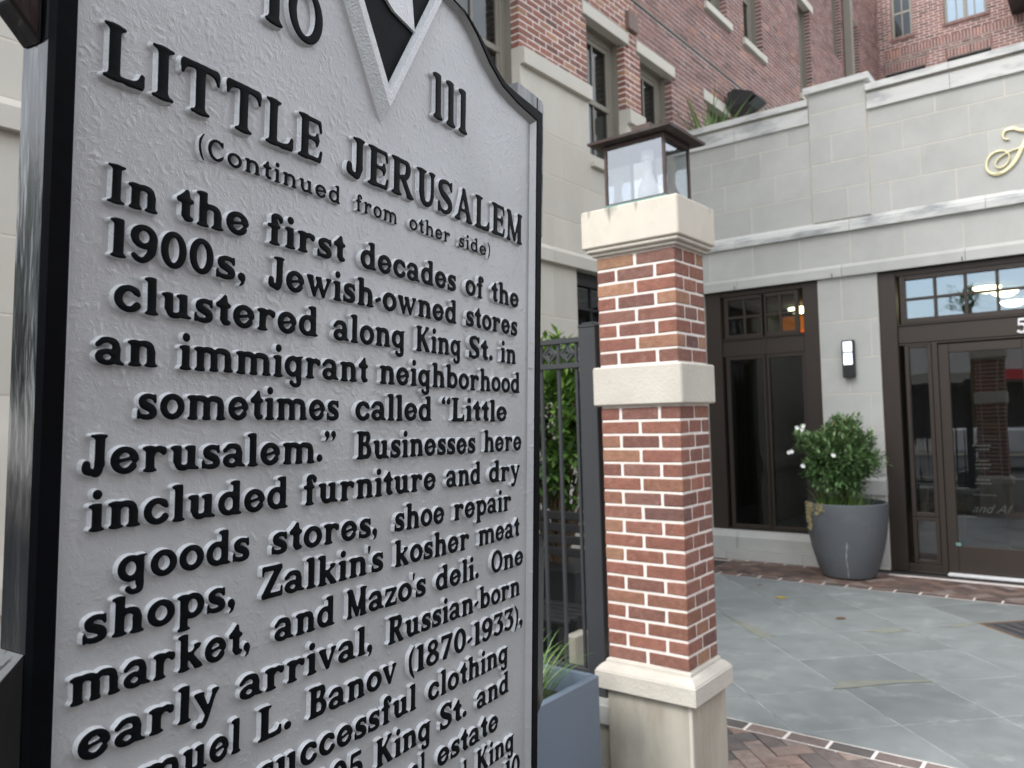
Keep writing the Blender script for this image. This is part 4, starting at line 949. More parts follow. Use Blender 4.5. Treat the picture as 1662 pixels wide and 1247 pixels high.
for a,b in((-1.,.6),(.6,2.1),(2.1,3.6),(3.6,5.0),(5.,6.3),(6.3,7.7),(7.7,9.08)):
    mb=MB();mb.prism([(XG-.2,3.243),(XG+.06,3.243),(XG+.06,3.36),(XG+.01,3.414),(XG-.2,3.414)],a+.002,b-.002,axis='y');mb.build('ledge',cream,wing,normals=True)
    mb=MB();mb.prism([(XG-.2,.83),(XG+.045,.83),(XG+.045,.96),(XG+.005,1.098),(XG-.2,1.098)],min(a,6.76)+.002,min(b,6.77)-.002,axis='y')
    if a<6.7:mb.build('band_course',cream,wing,normals=True)
# ground floor window of the wing
mb=MB();y0=6.77;x=XG-.06
for q in((y0,y0+.09,.3,3.24),(7.5,7.56,.3,3.24),(8.3,8.4,.3,3.24),(y0,8.4,3.1,3.24),(y0,8.4,2.45,2.62),(y0,8.4,.0,.34)):mb.box(x-.08,x,*q,bev=.003)
gw=mb.build('window',MT['darkmetal'],wing)
for yy in(7.17,7.92):onebox('glazing_bar',MT['darkmetal'],gw,x-.05,x-.02,yy-.012,yy+.012,2.62,3.1)
onebox('glazing_bar',MT['darkmetal'],gw,x-.049,x-.021,6.86,8.3,2.85,2.875)
mb=MB();mb.quad((x-.04,6.86,.34),(x-.04,8.3,.34),(x-.04,8.3,3.1),(x-.04,6.86,3.1));mb.build('pane',MT['glass'],gw)
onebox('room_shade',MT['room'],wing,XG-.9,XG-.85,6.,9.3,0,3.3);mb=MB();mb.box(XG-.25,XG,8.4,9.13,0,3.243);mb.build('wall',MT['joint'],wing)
onebox('vent_cover',mat('vent_brown',lin(110,92,84),.7),wing,XG-.01,XG+.05,7.98,8.2,6.235,6.45,bev=.006)
mb=MB();mb.box(XG+.01,XG+.17,17.45,17.62,8.3,12,bev=.01);mb.build('downspout',MT['taupe'],wing)
# flood light bracketed off the wing
fl=thing('flood_light','black angular flood light fixed to the brick wall above the parapet','flood light',(XG,11.1,6.3))
mb=MB();mb.prism([(XG+.04,6.36),(XG+.04,6.12),(XG+.28,6.17),(XG+.44,6.25),(XG+.40,6.30),(XG+.14,6.40)],10.85,11.35,axis='y');mb.build('housing',MT['darkmetal'],fl,normals=True)
mb=MB();mb.prism([(XG+.33,6.165),(XG+.33,6.16),(XG+.455,6.243),(XG+.455,6.25)],10.92,11.28,axis='y');mb.build('lens',MT['fence'],fl)
onebox('bracket',MT['darkmetal'],fl,XG-.01,XG+.05,11.0,11.2,6.15,6.35)
# ---------------------------------------------------------------- rear wing facing the street
rear=thing('brick_building','brick rear wing with soldier courses and sash windows above the stone parapet','building',(-2,YH+.3,0))
HH=[(-4.08,-3.62,10.67,12.),(-2.95,-2.09,10.68,12.),(-4.27,-3.39,8.8,9.86),(-2.93,-2.05,8.8,9.86)]
SO_=[(-4.25,-.2,10.2,10.4),(-4.30,-3.36,9.86,10.065),(-2.96,-2.02,9.86,10.065)]
brickwork(rear,'F',YH,XG-.15,-.0,8.9,12.0,HH,lambda x:99,0,soldier=SO_)
def rwindow(x0,x1,z0,z1,n,bright=False):
    y=YH+.05;t=MT['taupe'];mb=MB();w_=.06
    mb.box(x0,x0+w_,y,y+.05,z0,z1);mb.box(x1-w_,x1,y,y+.05,z0,z1);mb.box(x0+w_,x1-w_,y,y+.05,z0,z0+.05)
    if n==2:mb.box((x0+x1)/2-.04,(x0+x1)/2+.04,y,y+.05,z0+.05,z1)
    f=mb.build('window',t,rear)
    k=2*n
    for i in range(1,k):
        if n==2 and i==2:continue
        x=x0+w_+(x1-x0-2*w_)*i/k;onebox('glazing_bar',t,f,x-.012,x+.012,y+.012,y+.03,z0+.05,z1)
    zm=z0+.62;onebox('glazing_bar',t,f,x0+w_,x1-w_,y+.006,y+.034,zm-.025,zm+.025)
    mb=MB();mb.quad((x0,y+.02,z0),(x1,y+.02,z0),(x1,y+.02,z1),(x0,y+.02,z1));mb.build('pane',MT['glass_sky'] if bright else MT['glass'],f)
    if bright:onebox('white_panel',MT['white'],rear,x0,x1,y+.06,y+.08,z0,z1)  # white panel close behind the glass
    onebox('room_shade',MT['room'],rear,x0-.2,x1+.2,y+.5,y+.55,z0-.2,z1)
    mb=MB();
    x=x0-.04
    while x<x1+.03:mb.box(x+.004,x+.06,YH-.035,YH+.06,z0-.07,z0-.003,t=random.uniform(.3,.7));x+=.0677
    mb.build('brick_sill',MT['brick_far'],rear,kind='stuff')
rwindow(-4.08,-3.62,10.67,12.,1);rwindow(-2.95,-2.09,10.68,12.,2,True)
for a,b in((-4.27,-3.39),(-2.93,-2.05)):onebox('dark_recess',MT['darkmetal'],rear,a,b,YH+.09,YH+.12,8.8,9.86)  # flat dark sheet standing in for the dark of the recessed opening
mb=MB();mb.box(XG,1.,YH+.11,YH+.3,8.9,10.66);mb.box(XG,-4.1,YH+.11,YH+.3,10.66,12.2);mb.box(-3.6,-2.97,YH+.11,YH+.3,10.66,12.2);mb.box(-2.07,1,YH+.11,YH+.3,10.66,12.2);mb.build('wall',MT['mortar_far'],rear)
mb=MB();mb.box(-1.62,-.4,YH-.9,YH-.03,10.42,10.55,bev=.01);mb.box(-1.62,-1.52,YH-.9,YH-.03,10.55,11.5);mb.box(-1.52,-.4,YH-.9,YH-.85,10.55,11.5);mb.build('balcony',MT['darkmetal'],rear)
# walls that close the buildings off behind and above
mb=MB();mb.box(XG-6,XG-1.,-1,YH,0,12.5);mb.box(XG-1.,XG-.101,9.13,YH,0,4.86);mb.box(XG-1.,XG-.12,-1,YH,12,12.4);mb.build('back_wall',MT['mortar_far'],wing)
mb=MB();mb.box(XG,XR,YF+.26,YH,4.7,4.84);mb.build('roof',MT['slabjoint'],fac)
mb=MB();mb.quad((XG,YF+.31,3.36),(2,YF+.31,3.36),(2,16,3.36),(XG,16,3.36));mb.build('room_ceiling',MT['ceil'],fac)
mb=MB();mb.quad((XG,YF+.02,.004),(2,YF+.02,.004),(2,16,.004),(XG,16,.004));mb.build('room_floor',MT['roomfloor'],fac)
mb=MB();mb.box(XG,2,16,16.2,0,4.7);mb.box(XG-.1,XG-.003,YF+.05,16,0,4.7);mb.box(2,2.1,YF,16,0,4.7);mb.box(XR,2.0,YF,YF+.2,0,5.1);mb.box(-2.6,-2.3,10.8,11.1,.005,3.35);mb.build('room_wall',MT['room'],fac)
for x,y,lb in((-1.42,12.3,'lit ceiling lamp nearer the doors, seen left of the other through the transom'),(-1.28,12.9,'lit ceiling lamp right beside the nearer one inside the doors'),(-1.32,14.3,'lit ceiling lamp deepest inside the restaurant, low in the transom'),(-3.96,12.4,'lit ceiling lamp inside the left window above the orange shade')):
    t=thing('ceiling_lamp',lb,'ceiling lamp',(x,y,3.3),'lit ceiling lamps inside the restaurant')
    mb=MB();mb.lathe([(0,3.24),(.10,3.255),(.16,3.30),(.17,3.33)],x,y,20);mb.build('shade',MT['lamp'],t,smooth=True)
    mb=MB();mb.lathe([(.17,3.33),(.18,3.34),(.18,3.358)],x,y,20);mb.build('rim',MT['darkmetal'],t)
t=thing('pendant_lamp','orange drum pendant shade glowing inside the left window','pendant lamp',(-3.92,12.2,3.0))
mb=MB();mb.lathe([(.26,2.93),(.27,3.13)],-3.85,12.0,28);mb.build('shade',MT['shade'],t,smooth=True);mb=MB();mb.tube([(-3.85,12.0,3.05),(-3.85,12.0,3.36)],.008,6);mb.build('cord',MT['darkmetal'],t)
# menu board inside the door
bd=thing('menu_board','black chalk board with white lettering standing just inside the glass door','menu board',(-1.25,9.75,0))
mb=MB();mb.prism([(-1.43,.02),(-1.02,.02),(-1.08,1.42),(-1.40,1.42)],9.62,9.65,axis='y');mb.build('board',mat('chalkboard',lin(22,24,24),.6),bd,normals=True)
def text(body,x,y,z,size,m,parent,shear=0.,ext=.001,rz=0.,name='lettering',sx=1.):
    cu=bpy.data.curves.new(name,'FONT');cu.body=body;cu.size=size;cu.shear=shear;cu.extrude=ext
    o=bpy.data.objects.new('tmp',cu);col.objects.link(o);dg=bpy.context.evaluated_depsgraph_get();me=bpy.data.meshes.new_from_object(o.evaluated_get(dg));bpy.data.objects.remove(o)
    me.materials.clear();me.materials.append(m);q=bpy.data.objects.new(name,me);col.objects.link(q)
    if parent:attach(q,parent)
    q.matrix_basis=Matrix.Translation((x,y,z))@Matrix.Rotation(rz,4,'Z')@Matrix.Rotation(RD(90),4,'X')@Matrix.Diagonal((sx,1,1,1));return q
chalk=mat('chalk',lin(190,194,190),.9)
text('and Al',-1.36,9.615,.60,.13,chalk,bd,shear=.5)
mb=MB();rr=random.Random(5)
for k,z in enumerate((1.30,1.26,1.14,1.10,1.06,.94,.90,.78)):
    l=rr.uniform(.10,.2);x=-1.24-l/2
    while x<-1.24+l/2:
        d=rr.uniform(.01,.03);mb.box(x,x+d,9.613,9.618,z,z+.013);x+=d+.008
mb.build('chalk_marks',chalk,bd,kind='stuff')
# wall lamp on the stone pier
wl=thing('wall_lamp','lit rectangular wall lamp with white glass on the stone pier above the planter','wall lamp',(-2.4,YF,2.07))
mb=MB();mb.box(-2.45,-2.33,YF-.09,YF-.01,2.075,2.215,bev=.004);mb.box(-2.45,-2.33,YF-.09,YF-.01,2.47,2.485,bev=.003);mb.box(-2.452,-2.328,YF-.092,YF-.01,2.345,2.357);mb.box(-2.45,-2.438,YF-.091,YF-.01,2.215,2.47);mb.box(-2.342,-2.33,YF-.091,YF-.01,2.215,2.47);mb.box(-2.43,-2.35,YF-.012,YF,2.1,2.46);mb.build('housing',MT['darkmetal'],wl)
for z0,z1 in((2.216,2.344),(2.358,2.469)):onebox('glass',MT['lampglass'],wl,-2.437,-2.343,YF-.085,YF-.015,z0,z1)
# ---------------------------------------------------------------- brick pillar
PX0,PX1,PY0,PY1=-1.966,-1.560,3.20,3.50
pil=thing('brick_pillar','square red brick gate pillar with pale limestone base, band and cap','pillar',((PX0+PX1)/2,(PY0+PY1)/2,0))
PC=.0650
def pbrick(x0,x1,y0,y1,z,h):
    mb=MB();mb.box(x0,x1,y0,y1,z,z+h,bev=.0035)
    # slightly uneven, chipped arrises
    mb.v=[(a+random.uniform(-.0012,.0012),b+random.uniform(-.0012,.0012),c+random.uniform(-.0015,.0015)) for a,b,c in mb.v]
    mb.build('brick',MT['brick'],pil)
def shaft(z0,n,first):
    J=.0105
    for k in range(n):
        A=(k%2==0)==(first=='A');z=z0+k*PC+J/2;h=PC-J;xm=(PX0+PX1)/2;W=PX1-PX0;D=PY1-PY0;jj=.0075
        if A:   # two stretchers in front, closers on the flank
            pbrick(PX0,xm-jj,PY0,PY0+.085,z,h);pbrick(xm+jj,PX1,PY0,PY0+.085,z,h)
            a=PY0+.085+J;b=a+.122
            pbrick(PX1-.085,PX1,a,b,z,h);pbrick(PX1-.085,PX1,b+J,PY1,z,h);pbrick(PX0,PX0+.085,a,b,z,h);pbrick(PX0,PX0+.085,b+J,PY1,z,h);pbrick(PX0+.095,PX1-.095,PY1-.09,PY1,z,h)
        else:   # header, stretcher, header
            q=W*.235;pbrick(PX0,PX0+q,PY0,PY0+.145,z,h);pbrick(PX0+q+.014,PX1-q-.014,PY0,PY0+.1,z,h);pbrick(PX1-q,PX1,PY0,PY0+.145,z,h)
            pbrick(PX1-.09,PX1,PY0+.145+J,PY1,z,h);pbrick(PX0,PX0+.09,PY0+.145+J,PY1,z,h);pbrick(PX0+.1,PX1-.1,PY1-.09,PY1,z,h)
shaft(.592,18,'A');shaft(1.955,8,'B')
mb=MB();e=.0035;mb.box(PX0+e,PX1-e,PY0+e,PY1-e,.55,2.49);mb.build('mortar_core',MT['mortar'],pil)
ls,lb_=MT['pier_stone'],MT['pier_base']
onebox('band',ls,pil,PX0-.027,PX1+.027,PY0-.027,PY1+.027,1.768,1.950,bev=.007)
onebox('cap_neck',ls,pil,PX0-.018,PX1+.018,PY0-.018,PY1+.018,2.478,2.496,bev=.004)
onebox('cap_neck',ls,pil,PX0-.035,PX1+.035,PY0-.035,PY1+.035,2.494,2.514,bev=.006)
def streaked():
    m=mat('cap_limestone',lin(212,204,190),.85,var=.05,vs=9,bump=.5,bs=130,dirt=.35,ds=7,dirtcol=lin(186,172,150));n=m.node_tree;N=n.nodes.new;K=n.links.new
    b=n.nodes['Principled BSDF'];src=b.inputs['Base Color'].links[0].from_socket;geo=N('ShaderNodeNewGeometry');mp=N('ShaderNodeMapping');mp.inputs['Scale'].default_value=(17,17,3.2);K(geo.outputs['Position'],mp.inputs[0])
    nz=N('ShaderNodeTexNoise');nz.inputs['Scale'].default_value=1;nz.inputs['Detail'].default_value=3;K(mp.outputs[0],nz.inputs['Vector']);sx=N('ShaderNodeSeparateXYZ');K(geo.outputs['Position'],sx.inputs[0])
    zr=N('ShaderNodeMapRange');zr.inputs[1].default_value=2.58;zr.inputs[2].default_value=2.70;zr.inputs[3].default_value=0;zr.inputs[4].default_value=.24;K(sx.outputs[2],zr.inputs[0])
    a=N('ShaderNodeMath');a.operation='ADD';K(nz.outputs[0],a.inputs[0]);K(zr.outputs[0],a.inputs[1]);r=N('ShaderNodeMapRange');r.inputs[1].default_value=.75;r.inputs[2].default_value=.88;r.inputs[3].default_value=0;r.inputs[4].default_value=.8;K(a.outputs[0],r.inputs[0])
    mi=N('ShaderNodeMix');mi.data_type='RGBA';K(r.outputs[0],mi.inputs[0]);K(src,mi.inputs[6]);mi.inputs[7].default_value=lin(104,100,92);K(mi.outputs[2],b.inputs['Base Color']);return m
onebox('cap',streaked(),pil,PX0-.055,PX1+.044,PY0-.045,PY1+.05,2.515,2.695,bev=.006)
mb=MB()
def sq(o_,z):return [(PX0-o_,PY0-o_,z),(PX1+o_,PY0-o_,z),(PX1+o_,PY1+o_,z),(PX0-o_,PY1+o_,z)]
prof=[(-.01,.597),(.004,.594),(.010,.588),(.011,.576),(.020,.574),(.030,.566),(.045,.549),(.0465,.543),(.0495,.541),(.0495,.538),(.049,.466),(.045,.462),(.0,.462)]
for (o0,z0),(o1,z1) in zip(prof[:-1],prof[1:]):
    A,B=sq(o0,z0),sq(o1,z1)
    for i in range(4):k=(i+1)%4;mb.quad(A[i],B[i],B[k],A[k])
mb.build('base_moulding',ls,pil,normals=True)
onebox('base',lb_,pil,PX0-.008,PX1+.008,PY0-.008,PY1+.06,-.02,.463,bev=.004)
onebox('corner_joint',MT['joint'],pil,PX1-.006,PX1+.0095,PY0-.0095,PY0+.006,-.02,.461)
# ---------------------------------------------------------------- lantern on the pillar
lan=thing('pillar_lantern','square bronze lantern with clear glass panes and white bulb on the pillar cap','lantern',(-1.74,3.33,2.695))
lx0,lx1,ly0,ly1=-1.905,-1.588,3.195,3.46;lz0,lz1=2.70,3.0
cu=MT['copper']
onebox('base_plate',MT['verdigris'],lan,lx0-.006,lx1+.006,ly0-.006,ly1+.006,2.695,2.712,bev=.002)
for x in(lx0,lx1-.014):
    for y in(ly0,ly1-.014):onebox('corner_post',cu,lan,x,x+.014,y,y+.014,2.712,lz1,bev=.002)
for q in((lx0+.014,lx1-.014,ly0+.001,ly0+.013),(lx0+.014,lx1-.014,ly1-.013,ly1-.001),(lx0+.001,lx0+.013,ly0+.014,ly1-.014),(lx1-.013,lx1-.001,ly0+.014,ly1-.014)):
    onebox('top_bar',cu,lan,*q,lz1-.022,lz1);onebox('bottom_bar',cu,lan,*q,2.712,2.719)
for P in([(lx0+.014,ly0+.007),(lx1-.014,ly0+.007)],[(lx1-.007,ly0+.014),(lx1-.007,ly1-.014)],[(lx1-.014,ly1-.007),(lx0+.014,ly1-.007)],[(lx0+.007,ly1-.014),(lx0+.007,ly0+.014)]):
    mb=MB();(a,b),(c,d)=P;mb.quad((a,b,2.719),(c,d,2.719),(c,d,lz1-.022),(a,b,lz1-.022));mb.build('glass_pane',MT['glass_lan'],lan)
mb=MB();o1=.055;R_=[(o1,lz1+.004),(o1+.002,lz1+.014),(-.06,lz1+.062),(-.095,lz1+.066)]
def lsq(o_,z):return [(lx0-o_,ly0-o_,z),(lx1+o_,ly0-o_,z),(lx1+o_,ly1+o_,z),(lx0-o_,ly1+o_,z)]
mb.quad(*lsq(-.0,lz1+.001)[::-1])
pr=[(.0,lz1+.001),(.02,lz1-.004),(o1,lz1+.002)]+R_[1:]
for (a,z0),(b,z1) in zip(pr[:-1],pr[1:]):
    A,B=lsq(a,z0),lsq(b,z1)
    for i in range(4):k=(i+1)%4;mb.quad(A[i],A[k],B[k],B[i])
mb.quad(*lsq(-.095,lz1+.066));mb.build('roof',cu,lan)
onebox('roof_cap',cu,lan,-1.80,-1.70,3.28,3.38,lz1+.06,lz1+.095,bev=.004)
mb=MB();cx_,cy_=-1.745,3.33
mb.lathe([(.0,2.72),(.045,2.722),(.055,2.75),(.048,2.80),(.026,2.845),(.02,2.87),(.02,2.93),(.03,2.93),(.03,2.978)],cx_,cy_,20);mb.build('bulb',MT['bulb'],lan,smooth=True)
# ---------------------------------------------------------------- fence
fen=thing('metal_fence','charcoal metal picket fence with a row of diamonds, running left from the pillar','fence',(-3.2,3.35,0))
fm=MT['fence'];FY=3.35
def fpost(x):
    mb=MB();mb.box(x-.05,x+.05,FY-.05,FY+.05,.36,2.165,bev=.003);mb.box(x-.052,x+.052,FY-.052,FY+.052,2.165,2.178,bev=.003);mb.box(x-.04,x+.04,FY-.04,FY+.04,2.178,2.19,bev=.006);mb.build('post',fm,fen)
fpost(-2.10);fpost(-4.3)
for z0,z1 in((2.098,2.125),(1.970,1.998),(.44,.47)):onebox('rail',fm,fen,-4.25,-2.15,FY-.02,FY+.02,z0,z1,bev=.002)
pk=MB();pk.box(-.008,.008,FY-.008,FY+.008,.41,2.11,bev=.0015);pkm=pk.mesh('picket',fm)
dm=MB();r0,r1=.046,.031
for i in range(4):
    a0,a1=i*math.pi/2,(i+1)*math.pi/2
    for (ra,rb) in((r0,r1),(.021,.012)):
        P=[(ra*math.cos(a0),ra*math.sin(a0)),(ra*math.cos(a1),ra*math.sin(a1)),(rb*math.cos(a1),rb*math.sin(a1)),(rb*math.cos(a0),rb*math.sin(a0))];dm.prism(P,-.006,.006,axis='y')
dmm=dm.mesh('diamond',fm,normals=True)
x=-2.195
while x>-4.22:
    place(pkm,'picket',fen,(x,0,0));
    if x-.11>-4.22:place(dmm,'diamond',fen,(x-.0555,FY,2.048),scale=(1,1,1.05))
    x-=.111
cw=thing('low_stone_wall','low pale stone plinth wall under the metal fence','low wall',(-3.2,3.35,0))
x=-4.39
while x<-2.:
    x1=min(x+.62,-1.98);onebox('coping_stone',MT['stone'],cw,x+.003,x1-.003,3.22,3.5,.265,.36,bev=.006);onebox('stone_block',MT['pier_base'],cw,x+.003,x1-.003,3.255,3.46,-.02,.262,bev=.004);x=x1
# ---------------------------------------------------------------- planters and plants
def frond(mb,base,az,length,lean,wd,seg=6,droop=1.,t=.5):
    p=Vector(base);d=Vector((math.cos(az)*math.sin(lean),math.sin(az)*math.sin(lean),math.cos(lean)));side=Vector((-math.sin(az),math.cos(az),0));b=len(mb.v)
    for i in range(seg+1):
        k=i/seg;w_=wd*(1-k)**.7*(.6+.4*min(1,k*6));mb.v+=[tuple(p-side*w_),tuple(p+side*w_)]
        p=p+d*(length/seg);d=(d+Vector((math.cos(az),math.sin(az),0))*.10*droop-Vector((0,0,1))*.13*droop*k*2).normalized()
    for i in range(seg):mb.f.append((b+2*i,b+2*i+1,b+2*i+3,b+2*i+2));mb.m.append(0);mb.t.append(t)
def leafq(mb,p,d,up,l,w_,t):
    s=d.cross(up);s=s.normalized() if s.length>1e-4 else d.orthogonal().normalized();u=s.cross(d).normalized();b=len(mb.v)
    mb.v+=[tuple(p),tuple(p+d*l*.5+s*w_+u*l*.08),tuple(p+d*l-u*l*.06),tuple(p+d*l*.5-s*w_+u*l*.08)];mb.f+=[(b,b+1,b+2),(b,b+2,b+3)];mb.m+=[0,0];mb.t+=[t,t]
def shrub(name,label,cat,c,tips,stem_r,ll,lw,per,m,seed,root,zb=.0,up=.6,nstem=26):
    rr=random.Random(seed);t=thing(name,label,cat,root);mb=MB();sb=MB()
    for i,(p,dirv,tn) in enumerate(tips):
        p=Vector(p);dirv=Vector(dirv).normalized()
        if i%max(1,len(tips)//nstem)==0:
            r0=Vector(root)+Vector((rr.uniform(-.05,.05),rr.uniform(-.05,.05),0));mid=(r0+p)/2+Vector((0,0,.05));sb.tube([r0,mid,p],[stem_r,stem_r*.7,stem_r*.3],5)
        a0=rr.uniform(0,6.28);o1=dirv.orthogonal().normalized();o2=dirv.cross(o1)
        for k in range(per):
            a=a0+k*2.4;f=.35+.65*k/per;q=p-dirv*ll*1.6*(k/per)
            d=(dirv*(1.-.75*k/per)+(o1*math.cos(a)+o2*math.sin(a))*.9+Vector((0,0,.15))).normalized()
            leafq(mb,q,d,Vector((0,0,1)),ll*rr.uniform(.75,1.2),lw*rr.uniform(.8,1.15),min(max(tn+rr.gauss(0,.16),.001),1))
    mb.build('foliage',m,t);sb.build('stems',MT['stem'],t,smooth=True);return t
# large round planter by the doors with a flowering shrub
pot=thing('round_planter','tall tapered grey planter with a white vertical streak beside the doors','planter',(-2.36,8.62,0))
mb=MB();mb.lathe([(.0,.004),(.235,.004),(.262,.02),(.30,.12),(.345,.28),(.378,.45),(.395,.6),(.402,.74),(.40,.762),(.39,.77),(.375,.765),(.37,.74),(.36,.68),(0,.68)],-2.36,8.62,56);mb.build('bowl',MT['pot'],pot,smooth=True)
mb=MB()
pr_=lambda z:.262+(z-.02)*(.30-.262)/.1 if z<.12 else .30+(z-.12)*.281 if z<.28 else .345+(z-.28)*.194
a=RD(-77)
for i in range(14):
    z0=.03+i*.026;z1=z0+.026;w_=.004+.002*math.sin(i*1.7)
    f=lambda z,s:(-2.36+(pr_(z)+.0015)*math.cos(a+s/.3+.02*math.sin(z*20)),8.62+(pr_(z)+.0015)*math.sin(a+s/.3+.02*math.sin(z*20)),z)
    mb.quad(f(z0,-w_),f(z0,w_),f(z1,w_),f(z1,-w_))
mb.build('drip_mark',mat('drip_stain',lin(150,152,156),.8),pot)
mb=MB();mb.lathe([(0,.70),(.36,.705)],-2.36,8.62,24);mb.build('soil',MT['stem'],pot)
rr=random.Random(11);tips=[]
C=Vector((-2.39,8.60,1.22))
for i in range(620):
    u=Vector((rr.gauss(0,1),rr.gauss(0,1),rr.gauss(0,1))).normalized();s=rr.uniform(.45,1.)**.5
    lob=1+.16*math.sin(5*math.atan2(u.y,u.x)+2*u.z)+.12*math.sin(7*u.z+3*u.x)
    p=C+Vector((u.x*.375*lob,u.y*.34*lob,u.z*.38*lob))*s
    if p.z<.86 :continue
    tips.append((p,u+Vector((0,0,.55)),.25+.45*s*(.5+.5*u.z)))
for i in range(34):   # taller shoots on top right and outliers
    q=Vector((rr.uniform(-.10,.14)-.0,rr.uniform(-.12,.12),rr.uniform(.28,.43)));tips.append((C+q+Vector((.05,0,0)),(rr.uniform(-.3,.3),rr.uniform(-.3,.3),1),.6))
for i in range(16):
    q=Vector((-.42+rr.uniform(-.05,.06),rr.uniform(-.1,.1),rr.uniform(.1,.32)));tips.append((C+q,(-.7,0,.8),.6))
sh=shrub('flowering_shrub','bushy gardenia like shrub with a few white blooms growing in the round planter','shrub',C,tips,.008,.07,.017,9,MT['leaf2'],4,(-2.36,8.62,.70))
def flower(p,r=.03):
    mb=MB();p=Vector(p);rr=random.Random(int(p.x*999))
    for k in range(9):
        a=k*.7+rr.uniform(-.2,.2);d=Vector((math.cos(a)*.8,-.55,math.sin(a)*.8)).normalized();leafq(mb,p,d,Vector((0,-1,.2)),r*rr.uniform(.8,1.15),r*.36,0)
    mb.build('bloom',MT['petal'],sh)
for q in((-2.70,8.24,1.55),(-2.63,8.22,1.57),(-2.655,8.24,1.53),(-2.84,8.36,1.29),(-2.80,8.34,1.30),(-2.67,8.28,1.155),(-2.34,8.2,1.27)):flower(q)
gr=thing('trailing_grass','strappy green leaves and dried trailing vine spilling at the rim of the round planter','plant',(-2.4,8.5,.70))
mb=MB()
for i in range(150):
    x=-2.36+rr.uniform(-.25,.26);y=8.5+rr.uniform(-.12,.1);frond(mb,(x,y,.71),rr.uniform(3.4,6.0),rr.uniform(.18,.38),rr.uniform(.1,.7),.006,6,1.3,rr.uniform(.1,.75))
mb.build('blades',MT['blade'],gr)
mb=MB()
for sx_ in(-.34,-.30,-.27,-.16,-.12):
    az=math.atan2(-.33,sx_);x,y=-2.36+.405*math.cos(az),8.62+.405*math.sin(az);ln=rr.uniform(.08,.12) if sx_>-.3 else .27
    pts=[(-2.36+.33*math.cos(az),8.62+.33*math.sin(az),.73),(x,y,.785)]+[(x+math.sin(k*2)*.008,y-.004,.77-ln*k/6) for k in range(1,7)]
    mb.tube(pts,.003,4)
    for k in range(int(26*ln/.1)):
        q=Vector((x,y-.006,.78-rr.uniform(0,ln)))+Vector((rr.uniform(-.022,.022),0,0));leafq(mb,q,Vector((rr.uniform(-1,1),-.4,rr.uniform(-1,.3))).normalized(),Vector((0,-1,0)),.022,.007,.1)
mb.build('dried_vine',MT['dried'],gr)
# blue-grey box planter in front of the fence with a grass
bp=thing('box_planter','blue grey rectangular planter box between the marker and the pillar','planter',(-2.1,2.55,0))
bx0,bx1,by0,by1=-2.36,-1.862,1.95,2.945
mb=MB();h=.60;wl_=.032
mb.box(bx1-wl_,bx1,by0,by1,0,h,bev=.006);mb.box(bx0,bx0+wl_,by0,by1,0,h,bev=.006);mb.box(bx0+wl_,bx1-wl_,by1-wl_,by1,0,h-.0005,bev=.0);mb.box(bx0+wl_,bx1-wl_,by0,by0+wl_,0,h-.0005);mb.build('box',MT['blueplanter'],bp)
mb=MB();mb.box(bx0+wl_,bx1-wl_,by0+wl_,by1-wl_,.02,.50);mb.build('soil',mat('dark_soil',lin(48,42,38),.95,var=.3,vs=60,bump=1,bs=80),bp)
gg=thing('grass_plant','clump of strappy green leaves growing in the blue grey planter','plant',(-2.06,2.66,.5))
mb=MB();rr=random.Random(21)
for i in range(150):
    a=rr.uniform(0,6.28);r=rr.uniform(0,.11);frond(mb,(-2.07+r*math.cos(a),2.64+r*math.sin(a),.495),a+rr.uniform(-.6,.6),rr.uniform(.2,.40),rr.uniform(.05,.5),rr.uniform(.004,.0075),8,.9,rr.uniform(.1,.9))
frond(mb,(-2.08,2.62,.49),2.8,.60,.10,.004,9,.15,.95);frond(mb,(-2.06,2.64,.49),.4,.42,.42,.006,8,.25,.6);frond(mb,(-2.05,2.66,.49),.2,.45,.5,.006,8,.2,.7)
mb.build('blades',MT['blade'],gg)
# shrub, bench and box behind the fence
rr=random.Random(5);tips=[];C=Vector((-3.52,5.0,1.72))
for i in range(520):
    u=Vector((rr.gauss(0,1),rr.gauss(0,1),rr.gauss(0,1))).normalized();s=rr.uniform(.3,1.)**.45;lob=1+.2*math.sin(4*math.atan2(u.y,u.x)+3*u.z)+.15*math.sin(6*u.z)
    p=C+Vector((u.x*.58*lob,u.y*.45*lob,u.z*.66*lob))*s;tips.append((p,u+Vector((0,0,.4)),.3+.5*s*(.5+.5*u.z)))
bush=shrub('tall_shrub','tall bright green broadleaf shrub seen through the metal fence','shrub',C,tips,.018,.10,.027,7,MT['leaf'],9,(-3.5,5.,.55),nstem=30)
bk=thing('black_planter','black square planter holding the tall shrub behind the fence','planter',(-3.5,5,0))
mb=MB();mb.box(-3.85,-3.15,4.7,5.4,0,.62,bev=.008);mb.build('box',MT['darkmetal'],bk)
bn=thing('slatted_bench','black slatted outdoor bench standing behind the fence pickets','bench',(-3.3,4.3,0))
for k,z in enumerate((.78,.86,.94,1.02)):onebox('back_slat',MT['darkmetal'],bn,-3.95,-2.75,4.44+.01*k,4.47+.01*k,z,z+.055,bev=.004)
for y in(3.98,4.07,4.16,4.25,4.34):onebox('seat_slat',MT['darkmetal'],bn,-3.95,-2.75,y,y+.065,.46,.485,bev=.004)
for x in(-3.9,-2.82):
    for y in(4.0,4.42):onebox('leg',MT['darkmetal'],bn,x,x+.05,y,y+.05,0,.46 if y<4.2 else 1.05,bev=.003)
onebox('stone_block',MT['pier_base'],None,-2.76,-2.68,3.98,4.16,-.02,.40,bev=.006,label='small pale stone block on the paving behind the fence',cat='stone block')
